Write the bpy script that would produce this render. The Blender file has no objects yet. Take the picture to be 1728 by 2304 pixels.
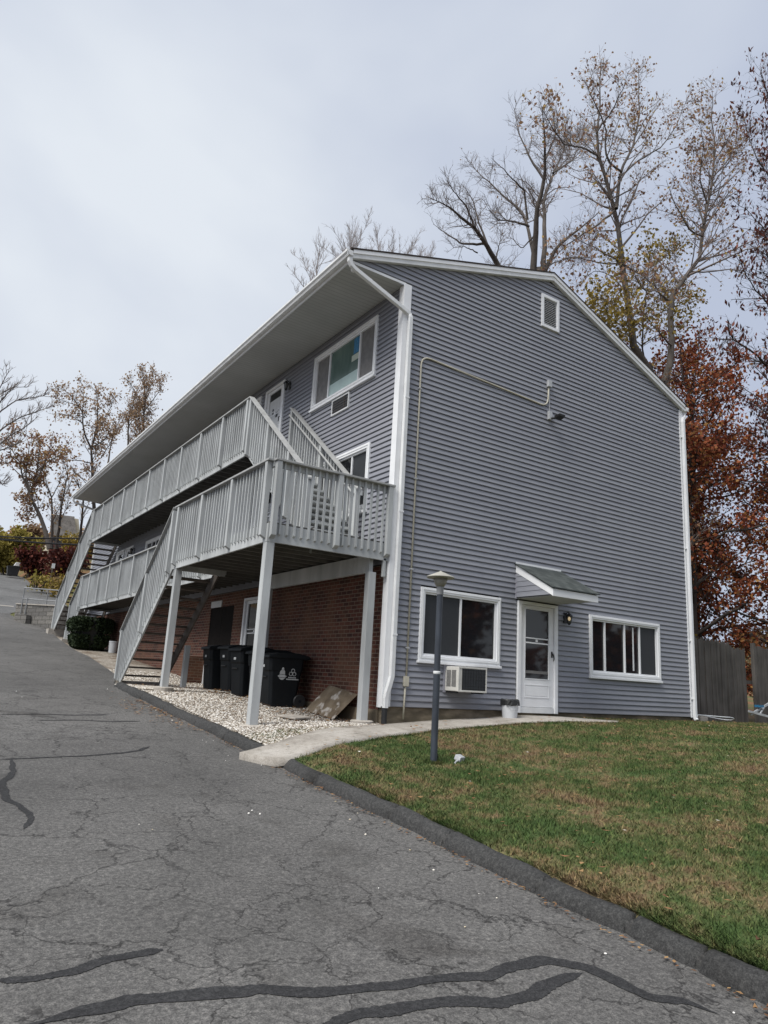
import bpy, bmesh, math, random
import numpy as np
from mathutils import Vector, Matrix
S = bpy.context.scene
R = math.radians
# ------------------------------------------------------------------ camera, sky, sun, exposure
CAMP = np.array([-7.005, -10.471, 0.428]); FPX = 1609.16
def cam_axes(yaw, pitch, roll):
    y, p, r = R(yaw), R(pitch), R(roll)
    f = np.array([math.sin(y)*math.cos(p), math.cos(y)*math.cos(p), math.sin(p)])
    rt = np.array([math.cos(y), -math.sin(y), 0.0]); up = np.cross(rt, f)
    return math.cos(r)*rt+math.sin(r)*up, -math.sin(r)*rt+math.cos(r)*up, f
RT, UP, FW = cam_axes(33.045, 13.241, 3.304)
cd = bpy.data.cameras.new('camera'); cam = bpy.data.objects.new('camera', cd); S.collection.objects.link(cam)
cd.sensor_fit = 'HORIZONTAL'; cd.sensor_width = 36.0; cd.lens = 36.0*FPX/1728.0
cd.clip_start = 0.05; cd.clip_end = 2000.0
M4 = Matrix(((RT[0], UP[0], -FW[0], CAMP[0]), (RT[1], UP[1], -FW[1], CAMP[1]), (RT[2], UP[2], -FW[2], CAMP[2]), (0, 0, 0, 1)))
cam.matrix_world = M4; S.camera = cam
SUN_EL, SUN_AZ = R(55), R(-103)          # azimuth of the sun measured from +Y towards +X
world = bpy.data.worlds.new('World'); S.world = world; world.use_nodes = True
wt = world.node_tree; wn = wt.nodes; wl = wt.links
bg = wn['Background']; bg.inputs['Strength'].default_value = 0.1
sky = wn.new('ShaderNodeTexSky'); sky.sky_type = 'NISHITA'; sky.sun_disc = False
sky.sun_elevation = SUN_EL; sky.sun_rotation = SUN_AZ; sky.dust_density = 3.0
tc = wn.new('ShaderNodeTexCoord'); mp = wn.new('ShaderNodeMapping'); mp.inputs['Scale'].default_value = (1, 1, 1.7)
mp.inputs['Location'].default_value = (0.35, 0.1, 0.2)
n1 = wn.new('ShaderNodeTexNoise'); n1.inputs['Scale'].default_value = 1.25; n1.inputs['Detail'].default_value = 5.0; n1.inputs['Roughness'].default_value = 0.46
n1.inputs['Distortion'].default_value = 0.25
cr = wn.new('ShaderNodeValToRGB')
cr.color_ramp.elements[0].position = 0.42; cr.color_ramp.elements[0].color = (5.15, 5.75, 7.15, 1)
cr.color_ramp.elements[1].position = 0.68; cr.color_ramp.elements[1].color = (8.1, 8.6, 9.25, 1)
wl.new(tc.outputs['Generated'], mp.inputs['Vector']); wl.new(mp.outputs[0], n1.inputs['Vector']); wl.new(n1.outputs['Fac'], cr.inputs['Fac'])
mx = wn.new('ShaderNodeMix'); mx.data_type = 'RGBA'; mx.inputs[0].default_value = 0.94
wl.new(sky.outputs[0], mx.inputs[6]); wl.new(cr.outputs[0], mx.inputs[7]); wl.new(mx.outputs[2], bg.inputs['Color'])
sl = bpy.data.lights.new('sun', 'SUN'); sl.energy = 4.4; sl.angle = R(34); sl.color = (1.0, 0.97, 0.92)
so = bpy.data.objects.new('sun', sl); S.collection.objects.link(so)
sd = Vector((math.sin(SUN_AZ)*math.cos(SUN_EL), math.cos(SUN_AZ)*math.cos(SUN_EL), math.sin(SUN_EL)))
so.rotation_euler = sd.to_track_quat('Z', 'Y').to_euler(); so.location = (-20, -20, 30)
vs = S.view_settings; vs.view_transform = 'Standard'; vs.look = 'None'; vs.exposure = 0.0; vs.gamma = 1.0; vs.use_curve_mapping = False
S.cycles.max_bounces = 6; S.cycles.diffuse_bounces = 3; S.cycles.transparent_max_bounces = 4

# ------------------------------------------------------------------ helpers
RNG = np.random.default_rng(11); random.seed(5)
def ray(u, v): return FW+RT*((u-864)/FPX)+UP*((1152-v)/FPX)
def at(u, v, y):                         # the point of a sight line that lies in the plane Y = y
    d = ray(u, v); return CAMP+d*((y-CAMP[1])/d[1])
def lerp(a, b, t): return a+(b-a)*t
def cl(v, a=0.0, b=1.0): return max(a, min(b, v))
PX = [-60, -20, 0, 8, 16, 22.5, 26, 28, 31, 45, 60, 72, 85, 200]
PZ = [-3.2, -2.0, -0.5, 0.1, 0.74, 1.33, 1.68, 1.95, 2.4, 4.8, 7.4, 8.95, 9.7, 11.0]
def road(y): return float(np.interp(y, PX, PZ))
def zw(x): return -0.3+0.2*cl((x+.2)/3.4)
def lawn(x, y):
    zc = road(y)+.108; a = cl((x+2.75)/9)**.7; b = max(cl((-y-.3)/3.5), 1-cl((x+2.75)/1.5))
    return zc+(zw(x)-zc)*(1-(1-a)*b)
def bed(x, y): return road(y)+.112 if y < 4.6 else max(-.02, road(y)-.1)

def wline(x): return -1.60+(x+3.0)*.47
def bedz(x, y): return bed(x, y) if y > .3 else max(bed(x, y), lawn(x, y))-.3*(y < wline(x)-.15)

class NT:
    def __init__(s, name):
        s.m = bpy.data.materials.new(name); s.m.use_nodes = True; s.t = s.m.node_tree; s.n = s.t.nodes; s.l = s.t.links
        s.p = s.n['Principled BSDF']; s.co = s.n.new('ShaderNodeTexCoord').outputs['Object']
    def mapping(s, scale=(1, 1, 1), rot=(0, 0, 0), src=None):
        m = s.n.new('ShaderNodeMapping'); m.inputs['Scale'].default_value = scale; m.inputs['Rotation'].default_value = rot
        s.l.new(src or s.co, m.inputs['Vector']); return m.outputs[0]
    def noise(s, scale, detail=3, rough=.55, vec=None, dist=0):
        n = s.n.new('ShaderNodeTexNoise'); n.inputs['Scale'].default_value = scale; n.inputs['Detail'].default_value = detail
        n.inputs['Roughness'].default_value = rough; n.inputs['Distortion'].default_value = dist; s.l.new(vec or s.co, n.inputs['Vector']); return n.outputs['Fac']
    def ramp(s, fac, stops, interp='LINEAR'):
        r = s.n.new('ShaderNodeValToRGB'); e = r.color_ramp.elements; r.color_ramp.interpolation = interp
        while len(e) < len(stops): e.new(.5)
        for i, (p, c) in enumerate(stops): e[i].position = p; e[i].color = (*c, 1) if len(c) == 3 else c
        s.l.new(fac, r.inputs['Fac']); return r.outputs[0]
    def mix(s, fac, a, b, mode='MIX'):
        m = s.n.new('ShaderNodeMix'); m.data_type = 'RGBA'; m.blend_type = mode
        for i, v in ((0, fac), (6, a), (7, b)):
            if isinstance(v, (int, float)): m.inputs[i].default_value = v
            elif isinstance(v, tuple): m.inputs[i].default_value = (*v, 1)
            else: s.l.new(v, m.inputs[i])
        return m.outputs[2]
    def math(s, op, a, b=0.0):
        m = s.n.new('ShaderNodeMath'); m.operation = op
        for i, v in ((0, a), (1, b)):
            if isinstance(v, (int, float)): m.inputs[i].default_value = v
            else: s.l.new(v, m.inputs[i])
        return m.outputs[0]
    def bump(s, h, strength=.3, dist=.01):
        b = s.n.new('ShaderNodeBump'); b.inputs['Strength'].default_value = strength; b.inputs['Distance'].default_value = dist
        s.l.new(h, b.inputs['Height']); s.l.new(b.outputs[0], s.p.inputs['Normal']); return b
    def out(s, col, rough=.6, spec=.5):
        if isinstance(col, tuple): s.p.inputs['Base Color'].default_value = (*col, 1)
        else: s.l.new(col, s.p.inputs['Base Color'])
        if isinstance(rough, (int, float)): s.p.inputs['Roughness'].default_value = rough
        else: s.l.new(rough, s.p.inputs['Roughness'])
        s.p.inputs['Specular IOR Level'].default_value = spec
        return s.m
def mv(c, k): return tuple(min(1, x*k) for x in c)
def plain(name, c, rough=.6, var=.12, scale=6, bump=0.0, bscale=60, spec=.4, stretch=(1, 1, 1)):
    n = NT(name); v = n.mapping(stretch); f = n.noise(scale, 4, vec=v)
    col = n.ramp(f, [(.3, mv(c, 1-var)), (.7, mv(c, 1+var))])
    if bump: n.bump(n.noise(bscale, 3, vec=v), bump, .004)
    return n.out(col, rough, spec)
MAT = {}
MAT['white'] = plain('white_vinyl', (.76, .77, .78), .45, .05, 3)
MAT['white_worn'] = plain('white_aluminium', (.68, .69, .69), .45, .09, 4)
MAT['soffit'] = None
MAT['deck'] = plain('deck_paint', (.40, .415, .415), .7, .24, 3.2, .5, 45, stretch=(1, 1, .22))
MAT['deck_top'] = plain('deck_boards_grey', (.125, .12, .11), .75, .2, 4, .3, 40)
MAT['tread'] = plain('tread_wood', (.09, .075, .064), .8, .35, 7, .4, 50)
MAT['rail_cap'] = plain('rail_cap_paint', (.33, .335, .33), .7, .14, 6, .3, 50)
MAT['glass'] = NT('dark_glass').out((.012, .013, .015), .04, .5)
MAT['screen'] = plain('insect_screen', (.035, .038, .042), .55, .1, 30, spec=.25)
MAT['screen_grey'] = plain('screen_over_curtain', (.16, .155, .15), .55, .2, 8, spec=.3)
MAT['black'] = plain('black_metal', (.012, .012, .013), .45, .1)
MAT['black_plastic'] = plain('black_plastic', (.02, .021, .022), .5, .15)
MAT['bin'] = plain('bin_plastic', (.007, .009, .011), .6, .25, 3, .15, 120, spec=.22)
def m_conc():
    n = NT('worn_concrete'); a = n.noise(1.6, 5, .65); b = n.noise(9, 5, .7); c = n.noise(70, 3, .7)
    col = n.ramp(a, [(.3, (.25, .228, .20)), (.5, (.345, .32, .285)), (.7, (.41, .385, .35))])
    col = n.mix(.5, col, n.ramp(b, [(.32, (.5, .48, .45)), (.5, (1, 1, 1)), (.7, (1.2, 1.2, 1.2))]), 'MULTIPLY'); col = n.mix(.5, col, n.ramp(c, [(.35, (.6, .58, .55)), (.6, (1.15, 1.15, 1.15))]), 'MULTIPLY')
    n.bump(n.math('ADD', b, c), .5, .012); return n.out(col, .9, .2)
MAT['concrete'] = m_conc()
MAT['pad'] = plain('footing_concrete', (.36, .33, .29), .9, .2, 6, .4, 60)
MAT['pole'] = plain('pole_paint', (.040, .048, .062), .45, .3, 9, spec=.5, stretch=(1, 1, .3))
MAT['lampcap'] = plain('lamp_cap_paint', (.33, .32, .28), .5, .15, 9)
MAT['lampglass'] = plain('lamp_diffuser', (.25, .24, .21), .4, .2, 12)
MAT['conduit'] = plain('conduit_cream', (.50, .47, .38), .5, .12, 6)
MAT['steel'] = plain('galvanised_steel', (.42, .43, .44), .4, .2, 8)
MAT['ac_white'] = plain('ac_casing', (.58, .57, .53), .45, .1, 5)
MAT['bucket'] = plain('bucket_white', (.60, .62, .64), .4, .08, 5)
MAT['wire'] = plain('cable_black', (.02, .02, .022), .7, .1)
MAT['galv_rail'] = plain('guard_rail_pipe', (.21, .215, .22), .5, .2, 6)

def m_siding(name, c):
    n = NT(name); big = n.noise(.35, 2); streak = n.noise(2.5, 4, vec=n.mapping((1, 1, .18)))
    grain = n.noise(55, 3, vec=n.mapping((.12, .12, 1)))
    col = n.ramp(big, [(.3, mv(c, .93)), (.7, mv(c, 1.05))])
    col = n.mix(.22, col, n.ramp(streak, [(.3, mv(c, .8)), (.7, mv(c, 1.15))]))
    col = n.mix(.25, col, n.ramp(grain, [(.35, mv(c, .8)), (.65, mv(c, 1.18))]))
    sx = n.n.new('ShaderNodeSeparateXYZ'); n.l.new(n.co, sx.inputs[0]); cx = n.n.new('ShaderNodeCombineXYZ'); n.l.new(n.math('ADD', sx.outputs[0], sx.outputs[1]), cx.inputs[0]); n.l.new(sx.outputs[2], cx.inputs[1])
    b = n.n.new('ShaderNodeTexBrick'); n.l.new(cx.outputs[0], b.inputs['Vector']); b.inputs['Scale'].default_value = 1; b.inputs['Brick Width'].default_value = 3.4; b.inputs['Row Height'].default_value = .2056; b.inputs['Mortar Size'].default_value = .0016; b.offset = .37; b.offset_frequency = 3; b.squash = .8; b.squash_frequency = 5
    b.inputs['Color1'].default_value = (.94, .94, .95, 1); b.inputs['Color2'].default_value = (1.06, 1.06, 1.05, 1); b.inputs['Mortar'].default_value = (.62, .62, .64, 1)
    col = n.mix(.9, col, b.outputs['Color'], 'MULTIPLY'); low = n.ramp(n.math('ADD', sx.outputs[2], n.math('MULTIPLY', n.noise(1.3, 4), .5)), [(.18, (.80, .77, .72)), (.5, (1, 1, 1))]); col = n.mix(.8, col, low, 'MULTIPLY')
    n.bump(n.math('ADD', n.math('MULTIPLY', grain, .3), n.noise(.9, 2, vec=n.mapping((1, 1, 2.2)))), .25, .012); return n.out(col, .55, .35)
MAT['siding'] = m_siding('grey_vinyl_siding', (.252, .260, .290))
MAT['jchannel'] = plain('siding_trim_grey', (.30, .30, .34), .5, .05)
def m_soffit():
    n = NT('vented_soffit'); w = n.n.new('ShaderNodeTexWave'); w.wave_type = 'BANDS'; w.bands_direction = 'Y'; w.inputs['Scale'].default_value = 2.6
    n.l.new(n.co, w.inputs['Vector']); f = n.noise(1.2, 3)
    col = n.ramp(f, [(.3, (.37, .375, .36)), (.7, (.44, .445, .43))])
    col = n.mix(n.ramp(w.outputs['Fac'], [(.0, (1, 1, 1)), (.12, (0, 0, 0))]), col, (.30, .305, .295))
    return n.out(col, .6, .3)
MAT['soffit'] = m_soffit()
def m_brick():
    n = NT('red_brick'); sx = n.n.new('ShaderNodeSeparateXYZ'); n.l.new(n.co, sx.inputs[0])
    cx = n.n.new('ShaderNodeCombineXYZ'); n.l.new(n.math('ADD', sx.outputs[0], sx.outputs[1]), cx.inputs[0]); n.l.new(sx.outputs[2], cx.inputs[1])
    b = n.n.new('ShaderNodeTexBrick'); n.l.new(cx.outputs[0], b.inputs['Vector'])
    b.inputs['Scale'].default_value = 1.0; b.inputs['Brick Width'].default_value = .205; b.inputs['Row Height'].default_value = .074
    b.inputs['Mortar Size'].default_value = .0075; b.inputs['Mortar Smooth'].default_value = .2; b.inputs['Bias'].default_value = -.1
    b.inputs['Color1'].default_value = (.128, .050, .036, 1); b.inputs['Color2'].default_value = (.048, .024, .021, 1); b.inputs['Mortar'].default_value = (.21, .165, .13, 1)
    patch = n.noise(1.1, 3); fine = n.noise(45, 4)
    col = n.mix(n.ramp(patch, [(.45, (0, 0, 0)), (.7, (.45, .45, .45))]), b.outputs['Color'], (.22, .125, .075), 'MIX')
    col = n.mix(.35, col, n.ramp(fine, [(.3, (.45, .45, .45)), (.7, (1.3, 1.25, 1.2))]), 'MULTIPLY')
    n.bump(n.math('ADD', n.math('MULTIPLY', b.outputs['Fac'], -1.0), n.math('MULTIPLY', fine, .35)), .8, .008)
    return n.out(col, .85, .2)
MAT['brick'] = m_brick()
def m_found():
    n = NT('foundation_concrete'); f = n.noise(5, 5); g = n.noise(1.3, 3, vec=n.mapping((1, 1, 3)))
    col = n.mix(n.ramp(g, [(.42, (0, 0, 0)), (.58, (1, 1, 1))]), n.ramp(f, [(.3, (.20, .16, .11)), (.7, (.27, .22, .16))]), (.115, .095, .068))
    n.bump(f, .5, .02); return n.out(col, .9, .2)
MAT['foundation'] = m_found()
def m_shingle(name, a, b):
    n = NT(name); br = n.n.new('ShaderNodeTexBrick'); n.l.new(n.co, br.inputs['Vector'])
    br.inputs['Scale'].default_value = 1.0; br.inputs['Brick Width'].default_value = .16; br.inputs['Row Height'].default_value = .13; br.inputs['Mortar Size'].default_value = .005
    br.inputs['Color1'].default_value = (*a, 1); br.inputs['Color2'].default_value = (*b, 1); br.inputs['Mortar'].default_value = (*mv(a, .5), 1)
    f = n.noise(90, 3); col = n.mix(.4, br.outputs['Color'], n.ramp(f, [(.3, (.5, .5, .5)), (.7, (1.5, 1.5, 1.5))]), 'MULTIPLY')
    n.bump(br.outputs['Fac'], -.5, .01); return n.out(col, .9, .2)
MAT['shingle'] = m_shingle('brown_roof_shingle', (.075, .06, .055), (.045, .037, .036))
MAT['shingle_green'] = m_shingle('grey_green_shingle', (.080, .090, .087), (.045, .052, .051))
def m_asphalt(name, base, cracks=True, tint=(1, 1, .985)):
    n = NT(name)
    big = n.noise(.22, 4, .6); mid = n.noise(1.6, 4, .6); f1 = n.noise(34, 5, .8); f2 = n.noise(115, 2, .8)
    c = tuple(base*t for t in tint)
    col = n.ramp(big, [(.34, mv(c, .66)), (.5, mv(c, 1.0)), (.64, mv(c, 1.36))])
    col = n.mix(.45, col, n.ramp(mid, [(.3, mv(c, .72)), (.7, mv(c, 1.28))]))
    col = n.mix(.8, col, n.ramp(f1, [(.33, (.36, .36, .36)), (.5, (.96, .96, .96)), (.67, (1.85, 1.83, 1.79))]), 'MULTIPLY')
    col = n.mix(.65, col, n.ramp(f2, [(.33, (.45, .45, .45)), (.5, (1, 1, 1)), (.68, (1.8, 1.78, 1.74))]), 'MULTIPLY')
    if cracks:
        wv = n.n.new('ShaderNodeVectorMath'); wv.operation = 'ADD'
        ns = n.n.new('ShaderNodeTexNoise'); ns.inputs['Scale'].default_value = 2.2; ns.inputs['Detail'].default_value = 5; ns.inputs['Roughness'].default_value = .65; n.l.new(n.co, ns.inputs['Vector'])
        sc = n.n.new('ShaderNodeVectorMath'); sc.operation = 'SCALE'; sc.inputs['Scale'].default_value = .55
        n.l.new(ns.outputs['Color'], sc.inputs[0]); n.l.new(n.co, wv.inputs[0]); n.l.new(sc.outputs[0], wv.inputs[1])
        for scale, wdt, lo, hi, amt in ((.8, .0125, .37, .48, 1.0), (2.0, .0100, .43, .53, .95)):
            vo = n.n.new('ShaderNodeTexVoronoi'); vo.feature = 'DISTANCE_TO_EDGE'; vo.inputs['Scale'].default_value = scale; n.l.new(wv.outputs[0], vo.inputs['Vector'])
            line = n.ramp(vo.outputs['Distance'], [(0, (1, 1, 1)), (wdt*scale, (0, 0, 0))])
            mask = n.ramp(n.noise(.55*scale, 3), [(lo, (0, 0, 0)), (hi, (1, 1, 1))])
            fac = n.math('MULTIPLY', n.math('MULTIPLY', line, mask), amt)
            col = n.mix(fac, col, (.022, .021, .020))
    st = n.ramp(n.noise(.9, 3, .55, dist=.6), [(.60, (1, 1, 1)), (.72, (.66, .65, .64))]); col = n.mix(1.0, col, st, 'MULTIPLY')
    n.bump(n.math('ADD', f1, n.math('MULTIPLY', f2, .6)), .55, .006)
    return n.out(col, .85, .3)
MAT['asphalt'] = m_asphalt('worn_asphalt', .088, True, (1.03, 1, .96))
MAT['asphalt_far'] = m_asphalt('street_asphalt', .11, False)
MAT['berm'] = m_asphalt('asphalt_berm', .036, False)
MAT['tar'] = m_asphalt('crack_filler_tar', .025, False, (1, 1, 1.04))
def m_lawn(name, soil=True):
    n = NT(name); p1 = n.noise(.9, 4, .6); p2 = n.noise(4.2, 4, .65); p3 = n.noise(16, 4, .7)
    f = n.math('ADD', n.math('MULTIPLY', p1, .38), n.math('ADD', n.math('MULTIPLY', p2, .40), n.math('MULTIPLY', p3, .22)))
    col = n.ramp(f, [(.38, (.135, .090, .056)), (.43, (.190, .140, .078)), (.468, (.148, .134, .064)), (.51, (.088, .108, .040)), (.575, (.052, .088, .027))])
    if soil: col = n.mix(.6, col, n.ramp(n.noise(30, 4, .7), [(.3, (.35, .33, .3)), (.7, (1.1, 1.1, 1.05))]), 'MULTIPLY')
    else:
        gi = n.n.new('ShaderNodeNewGeometry'); col = n.mix(.8, col, n.ramp(gi.outputs['Random Per Island'], [(0, (.5, .5, .5)), (.5, (1, 1, 1)), (1, (1.75, 1.65, 1.45))]), 'MULTIPLY')
    if soil: n.bump(p3, .6, .03)
    return n.out(col, .85, .2)
MAT['lawn'] = m_lawn('lawn_turf'); MAT['grass'] = m_lawn('grass_blades', False)
def m_litter():
    n = NT('leaf_litter_ground'); a = n.noise(.3, 4); b = n.noise(9, 5, .7)
    col = n.mix(n.ramp(a, [(.4, (0, 0, 0)), (.6, (1, 1, 1))]), n.ramp(b, [(.3, (.10, .055, .03)), (.7, (.22, .12, .055))]), n.ramp(b, [(.3, (.06, .07, .025)), (.7, (.13, .12, .045))]))
    n.bump(b, .6, .05); return n.out(col, .9, .15)
MAT['litter'] = m_litter()
def m_gravelbed():
    n = NT('gravel_bed_surface'); v = n.n.new('ShaderNodeTexVoronoi'); v.inputs['Scale'].default_value = 26; n.l.new(n.co, v.inputs['Vector'])
    g = n.noise(1.2, 4, .6)
    col = n.ramp(v.outputs['Color'], [(.0, (.24, .21, .175)), (.6, (.42, .385, .335)), (1, (.58, .55, .50))])
    col = n.mix(n.ramp(g, [(.46, (0, 0, 0)), (.62, (.8, .8, .8))]), col, (.17, .12, .08))
    col = n.mix(.7, col, n.ramp(v.outputs['Distance'], [(0, (1.1, 1.1, 1.1)), (.6, (.35, .33, .3))]), 'MULTIPLY')
    n.bump(v.outputs['Distance'], -1.0, .03); return n.out(col, .85, .25)
MAT['gravelbed'] = m_gravelbed()
def m_island(name, stops, rough=.8, trans=0.0, fine=0.0, nscale=None):
    n = NT(name); gi = n.n.new('ShaderNodeNewGeometry'); col = n.ramp(gi.outputs['Random Per Island'], stops)
    if nscale: col = n.mix(.55, col, n.ramp(n.noise(nscale, 2), [(.35, (.5, .5, .5)), (.65, (1.35, 1.35, 1.35))]), 'MULTIPLY')
    n.out(col, rough, .25)
    if trans:
        tr = n.n.new('ShaderNodeBsdfTranslucent'); n.l.new(col, tr.inputs['Color']); ms = n.n.new('ShaderNodeMixShader'); ms.inputs[0].default_value = trans
        n.l.new(n.p.outputs[0], ms.inputs[1]); n.l.new(tr.outputs[0], ms.inputs[2]); n.l.new(ms.outputs[0], n.n['Material Output'].inputs['Surface'])
    return n.m
MAT['stone_white'] = m_island('white_gravel_stones', [(0, (.13, .095, .07)), (.2, (.28, .24, .19)), (.5, (.46, .42, .36)), (.8, (.60, .57, .52)), (1, (.72, .70, .66))])
MAT['fleck'] = m_island('pale_flecks', [(0, (.45, .36, .2)), (.5, (.75, .72, .65)), (1, (.85, .84, .8))])
MAT['deadleaf'] = m_island('dead_leaves', [(0, (.07, .035, .018)), (.5, (.19, .095, .045)), (1, (.32, .20, .09))], .8)
MAT['bark'] = plain('bark_grey_brown', (.085, .072, .062), .9, .35, 7, .7, 30, stretch=(1, 1, .3))
MAT['bark_dark'] = plain('bark_dark', (.045, .036, .031), .9, .35, 7, .7, 30, stretch=(1, 1, .3))
MAT['twig'] = plain('twig_bark', (.155, .130, .120), .9, .3, 5)
MAT['twig_pale'] = plain('twig_pale', (.27, .24, .23), .9, .2, 5)
MAT['leaf_brown'] = m_island('leaves_brown', [(0, (.15, .080, .058)), (.5, (.30, .175, .11)), (.8, (.38, .24, .13)), (1, (.36, .27, .08))], .7, .35)
MAT['leaf_yellow'] = m_island('leaves_olive_yellow', [(0, (.10, .075, .015)), (.5, (.24, .17, .03)), (1, (.36, .27, .06))], .7, .35)
MAT['leaf_red'] = m_island('leaves_russet', [(0, (.08, .024, .016)), (.4, (.24, .060, .030)), (.75, (.40, .130, .055)), (1, (.44, .25, .085))], .7, .35, nscale=.9)
MAT['leaf_maroon'] = m_island('leaves_maroon', [(0, (.035, .012, .012)), (.5, (.095, .024, .020)), (1, (.17, .05, .033))], .7, .3)
MAT['leaf_dark'] = m_island('leaves_dark', [(0, (.04, .018, .015)), (.6, (.10, .032, .026)), (1, (.20, .06, .036))], .7, .3)
MAT['leaf_tan'] = m_island('leaves_tan', [(0, (.18, .115, .075)), (.5, (.33, .215, .135)), (1, (.42, .30, .17))], .7, .35)
MAT['leaf_gold'] = m_island('leaves_gold', [(0, (.12, .10, .02)), (.5, (.27, .22, .045)), (1, (.42, .35, .10))], .7, .35)
MAT['hedge'] = m_island('yew_leaves', [(0, (.010, .018, .008)), (.6, (.022, .036, .014)), (1, (.045, .065, .025))], .7, .15)
def m_fence():
    n = NT('weathered_fence_wood'); v = n.mapping((9, 9, .6)); f = n.noise(1, 5, .6, vec=v); g = n.noise(1.5, 3)
    col = n.mix(.5, n.ramp(f, [(.3, (.035, .032, .03)), (.7, (.17, .155, .14))]), n.ramp(g, [(.3, (.045, .042, .038)), (.7, (.14, .13, .12))]))
    n.bump(f, .5, .01); return n.out(col, .9, .2)
MAT['fence'] = m_fence()
def m_block():
    n = NT('split_block'); sx = n.n.new('ShaderNodeSeparateXYZ'); n.l.new(n.co, sx.inputs[0]); cx = n.n.new('ShaderNodeCombineXYZ')
    n.l.new(n.math('ADD', sx.outputs[0], sx.outputs[1]), cx.inputs[0]); n.l.new(sx.outputs[2], cx.inputs[1])
    b = n.n.new('ShaderNodeTexBrick'); n.l.new(cx.outputs[0], b.inputs['Vector']); b.inputs['Scale'].default_value = 1
    b.inputs['Brick Width'].default_value = .42; b.inputs['Row Height'].default_value = .2; b.inputs['Mortar Size'].default_value = .012
    b.inputs['Color1'].default_value = (.20, .19, .175, 1); b.inputs['Color2'].default_value = (.12, .115, .11, 1); b.inputs['Mortar'].default_value = (.06, .055, .05, 1)
    f = n.noise(14, 4); col = n.mix(.5, b.outputs['Color'], n.ramp(f, [(.3, (.5, .5, .5)), (.7, (1.4, 1.4, 1.35))]), 'MULTIPLY')
    n.bump(f, .7, .03); return n.out(col, .9, .2)
MAT['block'] = m_block()
def m_slab():
    n = NT('stained_board'); f = n.noise(3.0, 4, .6); g = n.noise(5, 3, .5)
    col = n.ramp(f, [(.3, (.085, .062, .042)), (.55, (.17, .135, .095)), (.7, (.22, .18, .13))])
    col = n.mix(n.ramp(g, [(.56, (0, 0, 0)), (.66, (.7, .7, .7))]), col, (.52, .49, .45)); n.bump(f, .3, .01); return n.out(col, .85, .2)
MAT['slab'] = m_slab()
MAT['film'] = NT('green_window_film'); 
def m_film():
    n = NT('wrinkled_green_film'); f = n.noise(2.2, 3, .5, vec=n.mapping((1, 1.6, .5), (R(35), 0, 0)))
    return n.out(n.ramp(f, [(.3, (.055, .10, .085)), (.7, (.12, .185, .16))]), .18, .5)
bpy.data.materials.remove(MAT['film'].m); MAT['film'] = m_film()
MAT['film_pale'] = plain('pale_protective_film', (.40, .52, .50), .3, .08, 4)
MAT['sticker_blue'] = plain('blue_sticker', (.03, .16, .30), .5, .5, 30)
MAT['sticker_pale'] = plain('pale_sticker', (.45, .50, .42), .5, .1, 30)
MAT['mark'] = plain('white_print', (.50, .52, .52), .6, .06)
MAT['paper'] = plain('white_paper', (.55, .56, .56), .7, .06)
MAT['alcove_dark'] = plain('painted_alcove_shade', (.012, .010, .009), .85, .2, 4, spec=.1)  # near-black colour that carries the painted shade of the brick alcove
MAT['bulb'] = None
bm_ = NT('warm_bulb'); bm_.out((.8, .7, .5), .4); bm_.p.inputs['Emission Color'].default_value = (1, .72, .38, 1); bm_.p.inputs['Emission Strength'].default_value = .3; MAT['bulb'] = bm_.m
gl = NT('lantern_glass'); gl.out((.10, .10, .09), .1); MAT['lglass'] = gl.m
MAT['house_cream'] = plain('cream_wall', (.52, .47, .36), .7, .1)
MAT['red_box'] = plain('red_plastic', (.16, .02, .02), .5, .1)

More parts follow.
